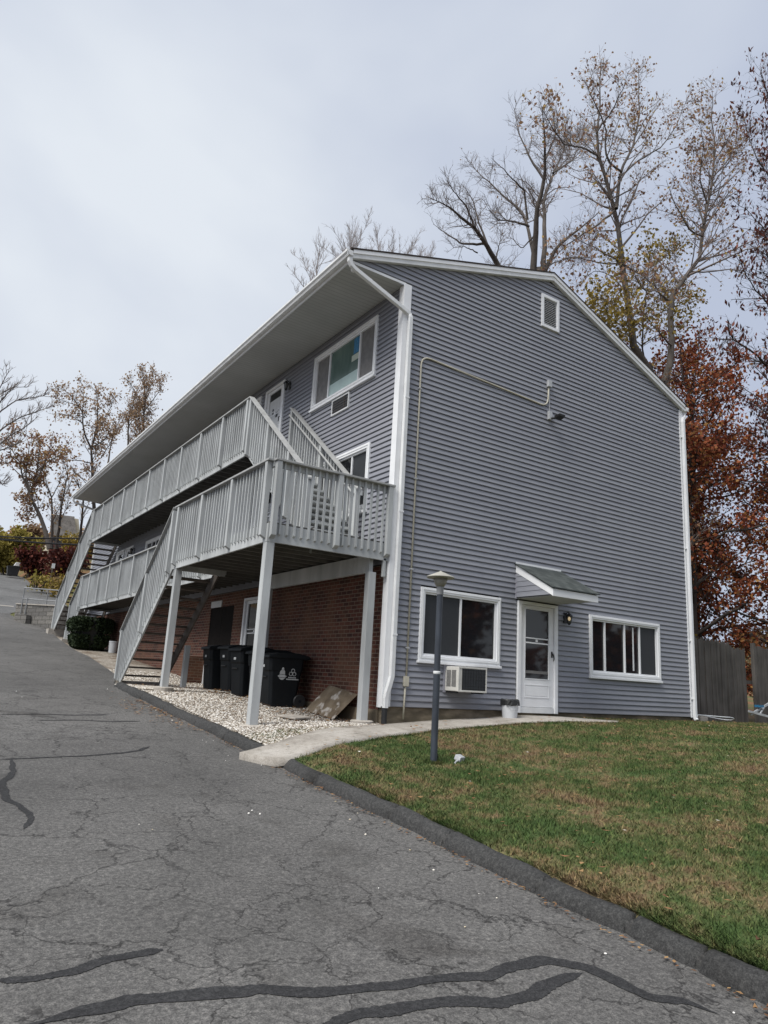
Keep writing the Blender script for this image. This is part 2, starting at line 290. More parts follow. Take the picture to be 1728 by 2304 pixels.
COL = S.collection
class MB:
    def __init__(s): s.v = []; s.f = []
    def add(s, vs, fs):
        o = len(s.v); s.v += [tuple(map(float, v)) for v in vs]; s.f += [tuple(i+o for i in f) for f in fs]; return s
    def hexa(s, p):   # 8 points: bottom ring 0-3, top ring 4-7
        return s.add(p, [(3, 2, 1, 0), (4, 5, 6, 7), (0, 1, 5, 4), (1, 2, 6, 5), (2, 3, 7, 6), (3, 0, 4, 7)])
    def box(s, x0, x1, y0, y1, z0, z1):
        x0, x1 = min(x0, x1), max(x0, x1); y0, y1 = min(y0, y1), max(y0, y1); z0, z1 = min(z0, z1), max(z0, z1)
        return s.hexa([(x0, y0, z0), (x1, y0, z0), (x1, y1, z0), (x0, y1, z0), (x0, y0, z1), (x1, y0, z1), (x1, y1, z1), (x0, y1, z1)])
    def beam(s, a, b, w, h, up=(0, 0, 1)):    # bar with section w (sideways) x h (along up)
        a, b = Vector(a), Vector(b); d = (b-a).normalized(); u = Vector(up); sd_ = d.cross(u).normalized(); u = sd_.cross(d).normalized()
        q = [p+sd_*(i*w/2)+u*(j*h/2) for p in (a, b) for i, j in ((-1, -1), (1, -1), (1, 1), (-1, 1))]
        return s.add(q, [(0, 1, 2, 3), (7, 6, 5, 4), (0, 4, 5, 1), (1, 5, 6, 2), (2, 6, 7, 3), (3, 7, 4, 0)])
    def vbar(s, a, b, w, h):                    # sloped bar whose ends stay plumb: h is the vertical size
        a, b = Vector(a), Vector(b); d = (b-a); sd_ = Vector((d.y, -d.x, 0)).normalized()*(w/2); z = Vector((0, 0, h/2))
        q = [p+i*sd_+j*z for p in (a, b) for i, j in ((-1, -1), (1, -1), (1, 1), (-1, 1))]
        return s.add(q, [(0, 1, 2, 3), (7, 6, 5, 4), (0, 4, 5, 1), (1, 5, 6, 2), (2, 6, 7, 3), (3, 7, 4, 0)])
    def prism(s, poly, off):                    # polygon (3D points) swept by the vector off
        n = len(poly); off = Vector(off); a = [Vector(p) for p in poly]; b = [p+off for p in a]
        return s.add(a+b, [tuple(range(n-1, -1, -1)), tuple(range(n, 2*n))]+[(i, (i+1) % n, n+(i+1) % n, n+i) for i in range(n)])
    def tube(s, pts, r, n=10, caps=True):
        pts = [Vector(p) for p in pts]; rr = r if isinstance(r, (list, tuple)) else [r]*len(pts)
        rings = []; ref = None
        for i, p in enumerate(pts):
            d = (pts[min(i+1, len(pts)-1)]-pts[max(i-1, 0)]).normalized()
            if ref is None: ref = d.orthogonal().normalized()
            ref = (ref-d*ref.dot(d)).normalized(); b = d.cross(ref)
            rings.append([p+(ref*math.cos(2*math.pi*k/n)+b*math.sin(2*math.pi*k/n))*rr[i] for k in range(n)])
        fs = [(i*n+k, i*n+(k+1) % n, (i+1)*n+(k+1) % n, (i+1)*n+k) for i in range(len(pts)-1) for k in range(n)]
        if caps: fs += [tuple(range(n-1, -1, -1)), tuple((len(pts)-1)*n+k for k in range(n))]
        return s.add([v for g in rings for v in g], fs)
    def lathe(s, prof, c, n=28, axis='z'):
        c = Vector(c); rings = []
        for r, z in prof:
            for k in range(n):
                a = 2*math.pi*k/n; q = Vector((r*math.cos(a), r*math.sin(a), z))
                if axis == 'y': q = Vector((q.x, q.z, q.y))
                rings.append(c+q)
        m = len(prof); fs = [(i*n+k, i*n+(k+1) % n, (i+1)*n+(k+1) % n, (i+1)*n+k) for i in range(m-1) for k in range(n)]
        fs += [tuple(range(n-1, -1, -1)), tuple((m-1)*n+k for k in range(n))]
        return s.add(rings, fs)
    def build(s, name, mat, parent=None, smooth=False, bevel=0, **props):
        me = bpy.data.meshes.new(name); me.from_pydata(s.v, [], s.f)
        bm = bmesh.new(); bm.from_mesh(me); bmesh.ops.recalc_face_normals(bm, faces=bm.faces); bm.to_mesh(me); bm.free()
        return link(me, name, mat, parent, smooth, bevel, **props)
def link(me, name, mat, parent=None, smooth=False, bevel=0, **props):
    me.materials.append(MAT[mat] if isinstance(mat, str) else mat)
    o = bpy.data.objects.new(name, me); COL.objects.link(o)
    if smooth:
        me.polygons.foreach_set('use_smooth', [True]*len(me.polygons))
        if smooth == 'auto': me.set_sharp_from_angle(angle=R(35))
    if parent is not None:
        o.parent = parent; pm = parent
        L = Vector((0, 0, 0))
        while pm is not None: L += pm.location; pm = pm.parent
        o.location = -L          # meshes are written in world coordinates
    if bevel:
        b = o.modifiers.new('bevel', 'BEVEL'); b.width = bevel; b.segments = 2; b.limit_method = 'ANGLE'
    for k, v in props.items(): o[k] = v
    return o
def thing(name, loc, label, category, group=None):
    o = bpy.data.objects.new(name, None); COL.objects.link(o); o.location = loc; o.empty_display_size = .3
    o['label'] = label; o['category'] = category
    if group: o['group'] = group
    return o
def tag(o, label, category, group=None):
    o['label'] = label; o['category'] = category
    if group: o['group'] = group
    return o
def raw(name, V, F, mat, parent=None, smooth=False, **props):    # fast mesh from arrays, F with one face size
    V = np.asarray(V, dtype=np.float32); F = np.asarray(F, dtype=np.int32); k = F.shape[1]
    me = bpy.data.meshes.new(name); me.vertices.add(len(V)); me.vertices.foreach_set('co', V.ravel())
    me.loops.add(F.size); me.loops.foreach_set('vertex_index', F.ravel()); me.polygons.add(len(F))
    me.polygons.foreach_set('loop_start', np.arange(0, F.size, k, dtype=np.int32)); me.polygons.foreach_set('loop_total', np.full(len(F), k, dtype=np.int32))
    me.update(calc_edges=True); me.validate()
    return link(me, name, mat, parent, smooth, **props)
def sheet(name, xs, ys, H, mat, **props):
    V = [(x, y, H(x, y)) for y in ys for x in xs]; nx = len(xs)
    F = [(j*nx+i, j*nx+i+1, (j+1)*nx+i+1, (j+1)*nx+i) for j in range(len(ys)-1) for i in range(nx-1)]
    return raw(name, V, F, mat, None, True, kind='structure', **props)
def poly_sheet(name, left, right, H, mat, off=0.0, nx=6, **props):   # strip between two matched edge lines
    V = []; F = []
    for a, b in zip(left, right):
        for i in range(nx+1):
            x, y = lerp(a[0], b[0], i/nx), lerp(a[1], b[1], i/nx); V.append((x, y, H(x, y)+off))
    for j in range(len(left)-1):
        for i in range(nx): k = j*(nx+1)+i; F.append((k, k+1, k+nx+2, k+nx+1))
    return raw(name, V, F, mat, None, False, kind='structure', **props)
def resample(pts, n):
    p = np.array(pts, float); d = np.r_[0, np.cumsum(np.linalg.norm(np.diff(p, axis=0), axis=1))]; t = np.linspace(0, d[-1], n)
    return np.stack([np.interp(t, d, p[:, k]) for k in range(p.shape[1])], 1)

# ------------------------------------------------------------------ ground, driveway, lawn
def wallback(x, y): return 3.1
def gz(x, y):
    r = road(y)
    if y > 33 and x > -2.2: r = max(r, 3.1)
    if -3.3 < x < .3 and -4 < y < 28: r -= .3
    if x > -2.8 and 0 < y < 24: r = lerp(r, max(-.1, r*.8), cl((x-0)/9))
    if x > -2.8 and y < .5: r = lawn(x, max(y, -12))
    sx_ = float(np.interp(y, [33, 47, 56, 68, 95], [1.4, 2.1, 1.5, 1.6, 2.5]))
    if y > 48 and x > sx_+.6: r += min(.10*(y-48), .5*(x-sx_-.6)+.02*(y-48))
    if y > 95: r += .05*(y-95)
    if x < -17: r += .02*(-17-x)
    return r-.09
gx = sorted(set(list(np.linspace(-90, -20, 15))+list(np.linspace(-19, 14, 45))+list(np.linspace(16, 130, 24))))
gy = sorted(set(list(np.linspace(-80, -16, 14))+list(np.linspace(-15, 40, 74))+list(np.linspace(42, 200, 50))))
sheet('ground', gx, gy, gz, 'litter')
DR = [(-24, -2.86), (6.0, -2.86), (6.6, -2.85), (8.6, -2.35), (9.3, -2.2), (11.6, -2.0), (15.1, -1.72), (17.4, -1.72), (22.6, -1.40), (27.7, -1.05), (31.4, -2.2), (33.5, -2.2)]
dy_ = list(np.linspace(-24, 33.5, 116)); poly_sheet('driveway', [(-17, y) for y in dy_], [(float(np.interp(y, [a for a, b in DR], [b for a, b in DR])), y) for y in dy_], lambda x, y: road(y), 'asphalt', 0.0, 12)
SR = [(33.5, .8), (36, 1.5), (47, 2.1), (52, 1.8), (56, 1.25), (68, 1.6), (80, 2.0), (95, 2.5)]
ys = list(np.linspace(33.5, 95, 40)); 
poly_sheet('street', [(-30, y) for y in ys], [(float(np.interp(y, [a for a, b in SR], [b for a, b in SR])), y) for y in ys], lambda x, y: max(road(y), 3.1 if x > -2.2 else -9), 'asphalt_far', 0.0, 40)
poly_sheet('street_apron', [(-17, 36.9), (-17, 37.35)], [(-1.75, 36.9), (-1.75, 37.35)], lambda x, y: road(y), 'concrete', .012, 10)
sheet('lawn', [-2.86, -2.80, -2.76, -2.72, -2.66, -2.55, -2.42, -2.27, -2.1]+list(np.linspace(-1.9, 22, 62)), list(np.linspace(-14, -3.2, 34))+list(np.linspace(-3.1, .05, 48)), lambda x, y: lawn(x, y)-.12*cl((-2.75-x)/.05)-.3*(x < -.1 and y > float(np.interp(x, [-2.99, -2.42, -1.49, .167], [-2.22, -2.22, -1.9, -1.2]))+.10), 'lawn')
sheet('gravel_bed', [-2.86, -2.80, -2.76, -2.72, -2.66]+list(np.linspace(-2.5, 0.06, 14)), list(np.linspace(-2.0, 1.0, 40))+list(np.linspace(1.2, 27.0, 80)), lambda x, y: bedz(x, y)+.006-.12*cl((-2.75-x)/.05), 'gravelbed')
# asphalt berm kerb: two runs, broken by the walkway
JOINTS = [-8.55, -7.72, -7.22, -6.5, -5.4, -4.55, -3.1, -.35, .95, 2.6, 4.1]
def kerb(name, y0, y1, step=.1):
    ys = list(np.linspace(y0, y1, int((y1-y0)/step)+1)); cut = {}
    for q in JOINTS:
        if y0+.1 < q < y1-.1:
            ys = [y for y in ys if abs(y-q) > .03]
            for o, d in ((-.024, 0), (-.009, 1), (.009, 1), (.024, 0)): ys.append(q+o); cut[q+o] = d
    ys.sort(); V = []; F = []; n = len(ys)
    prof = [(-2.935, -.03), (-2.93, .015), (-2.91, .06), (-2.885, .092), (-2.84, .112), (-2.785, .112), (-2.745, .085), (-2.73, -.08)]
    for j, y in enumerate(ys):
        e = min(1, (j+.25)/1.2, (n-j-.75)/1.2); w = .014*math.sin(y*2.3)+.012*math.sin(y*5.1+1)+.008*math.sin(y*13.7)+RNG.normal(0, .003); hh = .010*math.sin(y*1.4+2)+.006*math.sin(y*7.7)
        c = cut.get(y, 0)
        for i, (x, z) in enumerate(prof):
            ww = w*(1.2 if i < 5 else .4)
            V.append((x+ww+(.022 if c and i < 4 else 0)+(.012*(q_ if (q_ := math.sin(y*31+i)) > .8 else 0) if i < 4 else 0), y+(.02*math.sin(i*1.7) if c else 0), road(y)+(z+(hh if z > .05 else 0))*(e if z > 0 else 1)-(.03 if c and z > .05 else 0)+RNG.normal(0, .002)))
    m = len(prof)
    for j in range(n-1):
        for i in range(m-1): F.append((j*m+i, j*m+i+1, (j+1)*m+i+1, (j+1)*m+i))
    return raw(name, V, F, 'berm', None, True, kind='structure')
kerb('curb', -14, -2.14, .12); kerb('curb', -1.68, 6.4, .12)
# walkway slab with a thickness
WL = [(-2.99, -2.22), (-2.72, -2.27), (-2.42, -2.22), (-1.49, -1.9), (.167, -1.2), (1.48, -1.08), (2.4, -1.02), (3.3, -1.2), (4.5, -1.26)]
WH = [(-3.24, -1.70), (-2.9, -1.53), (-2.5, -1.38), (-1.37, -.83), (-.2, -.32), (1.1, -.12), (2.7, -.10), (4.1, -.05), (4.9, -.98)]
wa, wb = resample(WL, 40), resample(WH, 40)
def walkz(x, y): return lerp(lawn(max(x, -2.6), y)+.03, road(y)+.085, cl((-2.45-x)/.7)**1.2)
V = []; F = []
for k, (a, b) in enumerate(zip(wa, wb)):
    j = .018*math.sin(k*1.9)+.012*math.sin(k*4.1)+RNG.normal(0, .008)
    for i in range(5):
        p = a+(b-a)*(i/4); V.append((p[0]+j*(i == 0), p[1]+j*(i == 0), walkz(*p)))
    for p in (a, b): V.append((p[0], p[1], walkz(*p)-.10))
for j in range(39):
    o = j*7; q = o+7
    for i in range(4): F.append((o+i, o+i+1, q+i+1, q+i))
    F += [(o+5, o, q, q+5), (o+4, o+6, q+6, q+4)]
F += [(0, 5, 6, 4), (273+0, 273+4, 273+6, 273+5)]
raw('walkway', V, F, 'concrete', None, False, kind='structure')

# crack filler strips painted on the driveway
D_ = 1728/1659.0
def onroad(u, v):
    d = ray(u, v); t = 1.0
    for _ in range(60):
        X = CAMP+d*t; t += (road(X[1])-X[2])/(d[2]-.075*d[1]+1e-9)
    X = CAMP+d*t; return X
def tar(pts, w, jit=.2):
    w *= .86
    P = resample([onroad(*p)[:2] for p in pts], 140); ar = np.r_[0, np.cumsum(np.linalg.norm(np.diff(P, axis=0), axis=1))][:, None]; P = P+.008*np.sin(ar*9+np.array([[0, 2.]]))+.004*np.sin(ar*23+np.array([[1, 3.]])); ar = ar[:, 0]
    V = []; F = []
    for i, p in enumerate(P):
        t = P[min(i+1, 139)]-P[max(i-1, 0)]; t /= np.linalg.norm(t); nn = np.array([-t[1], t[0]]); e = min(1, (i+.4)/9, (139-i+.4)/9)
        ww = w*e*(1+jit*.5*math.sin(ar[i]*3.1+w*60)+.10*math.sin(ar[i]*14+w*31))
        for s_ in (-.5, .5): q = p+nn*(ww*s_+RNG.normal(0, .0028)); V.append((q[0], q[1], road(q[1])+.0035))
    F = [(2*i, 2*i+1, 2*i+3, 2*i+2) for i in range(139)]
    raw('tar_strip', V, F, 'tar', None, False, kind='structure')
k1 = lambda p: (p[0]*864/1659, 1500+p[1]*864/1659)                 # from the lower left crop of the photo
k2 = lambda p: (1000+p[0]*728/1659, 1780+p[1]*728/1659)
tar([k1(p) for p in ((100, 1560), (350, 1490), (560, 1445), (830, 1425), (1130, 1392), (1380, 1415), (1659, 1380))]+[k2(p) for p in ((0, 962), (200, 955), (330, 900), (520, 870), (720, 905), (880, 975), (1060, 1060), (1230, 1080), (1400, 1150))], .105, .28)
tar([k1(p) for p in ((1380, 1560), (1550, 1500))]+[k2(p) for p in ((0, 1085), (280, 1085), (470, 1040), (590, 970), (700, 935))], .10, .2)
tar([k1(p) for p in ((-20, 1362), (150, 1350), (330, 1310), (480, 1265), (700, 1228))], .085, .3)
tar([k1(p) for p in ((45, 400), (60, 455), (10, 500), (20, 570), (85, 600), (135, 655), (110, 705))], .075, .35)
tar([k1(p) for p in ((0, 402), (150, 395), (330, 388), (520, 375), (600, 362), (652, 345))], .06, .3)
tar([k1(p) for p in ((0, 207), (150, 205), (330, 210), (470, 208))], .07, .3)
tar([k1(p) for p in ((150, 232), (350, 232), (480, 238), (605, 236))], .07, .3)

# ------------------------------------------------------------------ the house
W, YE, P_, HP = 8.78, 25.2, 4.01, 9.56
SLL, SLR = .296, .3975
HS = 7.98
house = thing('apartment_house', (4, 12, 0), 'three storey grey sided apartment house with white trim, brick base and deep front eaves', 'apartment house')
def zl(x): return HP-SLL*(P_-x)
def zr(x): return HP-SLR*(x-P_)
CH = .1028
OPEN_G = [(.70, 2.60, .83, 2.11), (3.06, 4.24, -.2, 2.15), (5.2, 7.56, .79, 2.04), (3.71, 4.23, 8.36, 9.13)]
def laps(intervals_at, zmax, P3, openings):
    mb = MB(); n = int(zmax/CH)+1
    for i in range(n):
        z0, z1 = i*CH, (i+1)*CH
        iv0, iv1 = intervals_at(z0), intervals_at(min(z1, zmax))
        if iv0 is None or iv0[1]-iv0[0] < .02: continue
        if iv1 is None: iv1 = ((iv0[0]+iv0[1])/2-.005, (iv0[0]+iv0[1])/2+.005)
        cuts = [(a, b) for a, b, c, d in openings if c < z0+CH*.5 < d]
        segs = [(iv0[0], iv0[1], iv1[0], iv1[1])]
        for a, b in cuts:
            ns = []
            for s0, s1, t0, t1 in segs:
                if a > s0 and b < s1: ns += [(s0, a, t0, a), (b, s1, b, t1)]
                else: ns.append((s0, s1, t0, t1))
            segs = ns
        for s0, s1, t0, t1 in segs:
            e = .031
            dz = (z1-z0); k_ = .025/dz; zt = min(z1+.025, zmax) if z1 < zmax else zmax; u0, u1 = t0+(t0-s0)*k_*(zt > z1), t1+(t1-s1)*k_*(zt > z1)
            mb.add([P3(s0, e-.003, z0), P3(s1, e-.003, z0), P3(s1, e, z0+.010), P3(s0, e, z0+.010), P3(u0, .001, zt), P3(u1, .001, zt), P3(s0, e-.006, z0), P3(s1, e-.006, z0), P3(s0, e-.006, z0+.024), P3(s1, e-.006, z0+.024), P3(s0, .0, z0+.024), P3(s1, .0, z0+.024)],
                   [(0, 1, 2, 3), (3, 2, 5, 4), (6, 7, 1, 0), (8, 9, 7, 6), (10, 11, 9, 8)])
    return mb
def giv(z):
    if z > HP-.01: return None
    l = 0.0 if z < HS else P_-(HP-z)/SLL
    r = W if z < zr(W) else P_+(HP-z)/SLR
    return (l, r)
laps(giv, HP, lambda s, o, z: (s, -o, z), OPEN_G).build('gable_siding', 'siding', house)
OPEN_F = []
FW_WIN = [(.87, 3.58, 6.37, 7.69), (.87, 3.58, 3.58, 4.95), (9.4, 12.1, 6.37, 7.69), (9.4, 12.1, 3.58, 4.95), (14.4, 16.3, 3.58, 4.95), (14.4, 16.9, 6.37, 7.69), (21.6, 24.2, 6.37, 7.69)]
FW_DOOR = [(5.15, 6.30, 5.56, 7.70, True), (6.60, 7.70, 5.56, 7.70, False), (18.1, 19.2, 2.83, 5.03, False), (19.45, 20.6, 2.83, 5.03, False), (5.15, 6.3, 2.83, 4.97, True)]
OPEN_F = [(a+.02, b-.02, c+.02, d-.02) for a, b, c, d in FW_WIN]+[(a+.02, b-.02, c, d-.02) for a, b, c, d, e in FW_DOOR]
BZ = 2.45
laps(lambda z: (0.0, YE) if BZ < z < HS-.04 else None, HS-.05, lambda s, o, z: (-o, s, z), OPEN_F).build('front_siding', 'siding', house)
m = MB()    # solid core behind the siding, hipped like the gable
m.prism([(.02, .03, -.02), (W-.02, .03, -.02), (W-.02, .03, zr(W)-.02), (P_, .03, HP-.03), (-1.0, .03, zl(-1.0)-.03), (.02, .03, zl(-1.0)-.03)], (0, YE-.06, 0)); m.build('wall_core', 'black_plastic', house)
m = MB(); laps(lambda z: (0.0, YE) if z < zr(W)-.1 else None, zr(W)-.1, lambda s, o, z: (W+o, s, z), []).build('rear_siding', 'siding', house)
laps(lambda z: giv(z), HP, lambda s, o, z: (s, YE+o, z), []).build('far_gable_siding', 'siding', house)
# brick storey on the front and its foundation
OPEN_B = (4.95, 6.45, 2.23)
m = MB(); m.box(-.005, .1, .12, OPEN_B[0], -.06, BZ); m.box(-.005, .1, OPEN_B[1], 7.09, -.02, BZ); m.box(-.005, .1, 7.09, 8.76, 2.1, BZ); m.box(-.005, .1, 8.76, YE, .0, BZ); m.box(-.005, .1, OPEN_B[0], OPEN_B[1], OPEN_B[2], BZ)
m.build('brick_wall', 'brick', house)
m = MB(); m.box(.0, W, .012, .1, -.55, -.004); m.box(-.03, .1, .105, YE, -.8, -.06); m.box(W-.1, W, .1, YE, -.6, 0); m.build('foundation', 'foundation', house)
# roof
def slope_slab(x0, x1, zf, t0, t1, y0, y1):
    mb = MB(); mb.hexa([(x0, y0, zf(x0)+t0), (x1, y0, zf(x1)+t0), (x1, y1, zf(x1)+t0), (x0, y1, zf(x0)+t0), (x0, y0, zf(x0)+t1), (x1, y0, zf(x1)+t1), (x1, y1, zf(x1)+t1), (x0, y1, zf(x0)+t1)]); return mb
rf = slope_slab(-1.33, P_, zl, .172, .205, -.13, YE+.13); q = slope_slab(P_, W+.14, zr, .172, .205, -.13, YE+.13); rf.add(q.v, q.f); rf.build('roof', 'shingle', house)
rk = slope_slab(-1.27, P_, zl, .002, .17, -.105, -.02); q = slope_slab(P_, W+.06, zr, .002, .17, -.105, -.02); rk.add(q.v, q.f)
rk.build('rake_board', 'white_worn', house, bevel=.004)
rk = slope_slab(-1.27, P_, zl, .095, .172, -.122, -.106); q = slope_slab(P_, W+.06, zr, .095, .172, -.122, -.106); rk.add(q.v, q.f); rk.build('drip_edge', 'white', house)
m = MB(); m.box(-1.26, -.018, -.012, YE, HS-.02, HS); m.build('soffit', 'soffit', house)
m = MB(); m.box(-1.262, .0, -.028, -.014, HS-.03, HS+.02); m.build('soffit_trim', 'white', house)
m = MB(); m.box(-1.285, -1.263, -.1, YE+.1, HS-.03, HS+.16); m.build('fascia', 'white_worn', house)
def gutter(x, sgn, y0, y1, z):
    mb = MB(); pr = [(0, -.07), (-.085, -.07), (-.10, -.03), (-.128, .0), (-.128, .045), (-.118, .045), (-.118, .004), (-.09, -.028), (-.08, -.06), (0, -.06)]
    mb.prism([(x+a*sgn, y0, z+b) for a, b in pr], (0, y1-y0, 0)); mb.box(x, x-.12*sgn, y0, y0+.006, z-.068, z+.04); mb.box(x, x-.12*sgn, y1-.006, y1, z-.068, z+.04); return mb
gutter(-1.287, 1, -.13, YE+.1, 8.085).build('gutter', 'white_worn', house)
gutter(W+.07, -1, -.13, YE+.1, zr(W+.07)+.08).build('gutter', 'white', house)
# corner boards
m = MB(); m.box(-.045, .13, -.045, -.01, .0, HS); m.box(-.045, -.01, -.01, .12, -.02, HS-.03); m.build('corner_board', 'white', house, bevel=.003)
m = MB(); m.box(W-.1, W+.045, -.045, -.01, -.01, zr(W)-.005); m.box(W+.01, W+.045, -.01, .1, -.01, zr(W)); m.build('corner_board', 'white', house, bevel=.003)
def pipe(pts, w, d, name, mat, across=(0, 1, 0)):
    mb = MB(); pts = [Vector(p) for p in pts]; rings = []
    for i, p in enumerate(pts):
        t = (pts[min(i+1, len(pts)-1)]-pts[max(i-1, 0)]).normalized(); a = Vector(across); a = (a-t*a.dot(t)).normalized(); b = t.cross(a).normalized()
        rings.append([p+a*(d/2*i1)+b*(w/2*i2) for i1, i2 in ((-1, -.8), (-.8, -1), (.8, -1), (1, -.8), (1, .8), (.8, 1), (-.8, 1), (-1, .8))])
    n = 8; mb.add([v for r_ in rings for v in r_], [(i*n+k, i*n+(k+1) % n, (i+1)*n+(k+1) % n, (i+1)*n+k) for i in range(len(pts)-1) for k in range(n)]+[tuple(range(n)), tuple((len(pts)-1)*n+k for k in range(n))])
    return mb.build(name, mat, house)
dsp = pipe([(-1.31, -.075, 8.02), (-1.31, -.075, 7.93), (-1.27, -.075, 7.86), (-1.19, -.075, 7.81), (.02, -.075, 7.37), (.08, -.072, 7.33), (.1, -.088, 7.26), (.1, -.088, 7.15), (.1, -.088, .62), (.098, -.088, .5), (.06, -.088, .36), (.015, -.088, .22), (.0, -.088, .14), (.0, -.088, -.02)], .085, .075, 'downspout', 'white_worn')
m = MB(); m.tube([(.0, -.07, -.03), (.0, -.07, -.45)], .048, 14); m.build('drain_pipe', 'black_plastic', dsp)
m = MB()
for z in (1.2, 3.4, 5.6): m.box(.05, .15, -.130, -.124, z, z+.03)
m.build('strap', 'white', dsp)
xr_ = W+.035
ds2 = pipe([(W+.13, -.02, zr(W)+.02), (W+.13, -.03, zr(W)-.10), (W+.10, -.06, zr(W)-.17), (W+.01, -.072, zr(W)-.24), (W-.02, -.088, zr(W)-.34), (W-.02, -.088, .08), (W-.02, -.092, -.02), (W-.02, -.12, -.06)], .085, .07, 'downspout', 'white')
m = MB()
for z in (.4, 1.75, 4.0, 6.9): m.box(W-.095, W-.06, -.085, -.05, z, z+.03)
m.build('strap', 'white', ds2)

ds3 = pipe([(-1.34, YE+.02, 8.0), (-1.34, YE+.02, 7.9), (-1.25, YE+.02, 7.8), (-.1, YE+.02, 7.55), (-.06, YE+.02, 7.45), (-.06, YE+.02, 2.2)], .085, .07, 'downspout', 'white_worn')

# windows and doors. plane: 'g' gable (x across, outward -y) or 'f' front (y across, outward -x)
def bx(mb, pl, a0, a1, o0, o1, z0, z1):
    if pl == 'g': mb.box(a0, a1, -o0, -o1, z0, z1)
    else: mb.box(-o0, -o1, a0, a1, z0, z1)
    return mb
def frame_ring(mb, pl, a0, a1, z0, z1, w, o0, o1, wb=None):
    wb = wb or w
    bx(mb, pl, a0, a0+w, o0, o1, z0, z1); bx(mb, pl, a1-w, a1, o0, o1, z0, z1)
    bx(mb, pl, a0+w, a1-w, o0, o1, z1-w, z1); bx(mb, pl, a0+w, a1-w, o0, o1, z0, z0+wb); return mb
def window(pl, a0, a1, z0, z1, bars, panes, trim=.085, name='window', o=0.0):
    m = frame_ring(MB(), pl, a0, a1, z0+.05, z1, trim, -.02, .058); w = m.build('window', 'white', house, bevel=.006)
    sl_ = MB(); bx(sl_, pl, a0-.02, a1+.02, -.02, .085, z0, z0+.048); sl_.build('sill', 'white', w, bevel=.006)
    b0, b1, c0, c1 = a0+trim, a1-trim, z0+.05+trim, z1-trim
    f2 = frame_ring(MB(), pl, b0, b1, c0, c1, .035, -.03, .028); f2.build('sash_frame', 'white', w, bevel=.003)
    lip = frame_ring(MB(), pl, a0+trim*.42, a1-trim*.42, z0+.05+trim*.42, z1-trim*.42,   .012, .058, .066); lip.build('frame_moulding', 'white_worn', w)
    xs = [b0+.035]+list(bars)+[b1-.035]
    for t in bars: bx(MB(), pl, t-.019, t+.019, -.03, .024, c0+.035, c1-.035).build('mullion', 'white', w, bevel=.003)
    for i in range(len(xs)-1):
        l, r_ = xs[i]+(.019 if i else 0), xs[i+1]-(.019 if i < len(xs)-2 else 0)
        bx(MB(), pl, l, r_, -.035, -.012+(.006 if panes[i] == 'screen' else 0), c0+.035, c1-.035).build('pane', panes[i], w)
    return w, (b0, b1, c0, c1)
window('g', .68, 2.62, .77, 2.125, [1.64], ['screen', 'glass'])
w2, _ = window('g', 5.18, 7.58, .72, 2.055, [5.70, 6.36, 6.88], ['glass', 'glass', 'glass', 'screen'])
m = MB(); bx(m, 'g', 6.66, 6.70, -.012, -.004, .95, 1.9); m.build('inner_sash', 'white_worn', w2)
uw, (b0, b1, c0, c1) = window('f', .87, 3.58, 6.33, 7.69, [1.57, 2.86], ['screen_grey', 'film', 'screen_grey'])
m = MB(); bx(m, 'f', 1.595, 2.835, -.012, -.008, c0+.04, c0+.32); m.build('protective_film', 'film_pale', uw)
m = MB(); bx(m, 'f', 1.60, 1.86, -.012, -.007, c1-.42, c1-.06); m.build('sticker', 'sticker_blue', uw)
m = MB(); bx(m, 'f', 1.60, 1.92, -.007, -.004, c1-.58, c1-.44); m.build('sticker', 'sticker_pale', uw)
window('f', .87, 3.58, 3.535, 4.95, [1.57, 2.86], ['screen', 'glass', 'screen'], .1)
for a, b, c, d in FW_WIN[2:]: window('f', a, b, c-.04, d, [a+.7, b-.7], ['screen', 'glass', 'screen'])
# sleeve grille under the upper window
m = frame_ring(MB(), 'f', 1.83, 2.56, 5.955, 6.315, .03, -.01, .055); gr = m.build('wall_sleeve', 'white_worn', house)
bx(MB(), 'f', 1.86, 2.53, -.01, .036, 5.98, 6.29).build('sleeve_screen', 'black_plastic', gr)
m = MB()
for k in range(4): bx(m, 'f', 1.865, 2.525, .036, .045, 6.03+.06*k, 6.037+.06*k)
bx(m, 'f', 2.03, 2.045, .036, .045, 5.99, 6.28); m.build('grille', 'tread', gr)
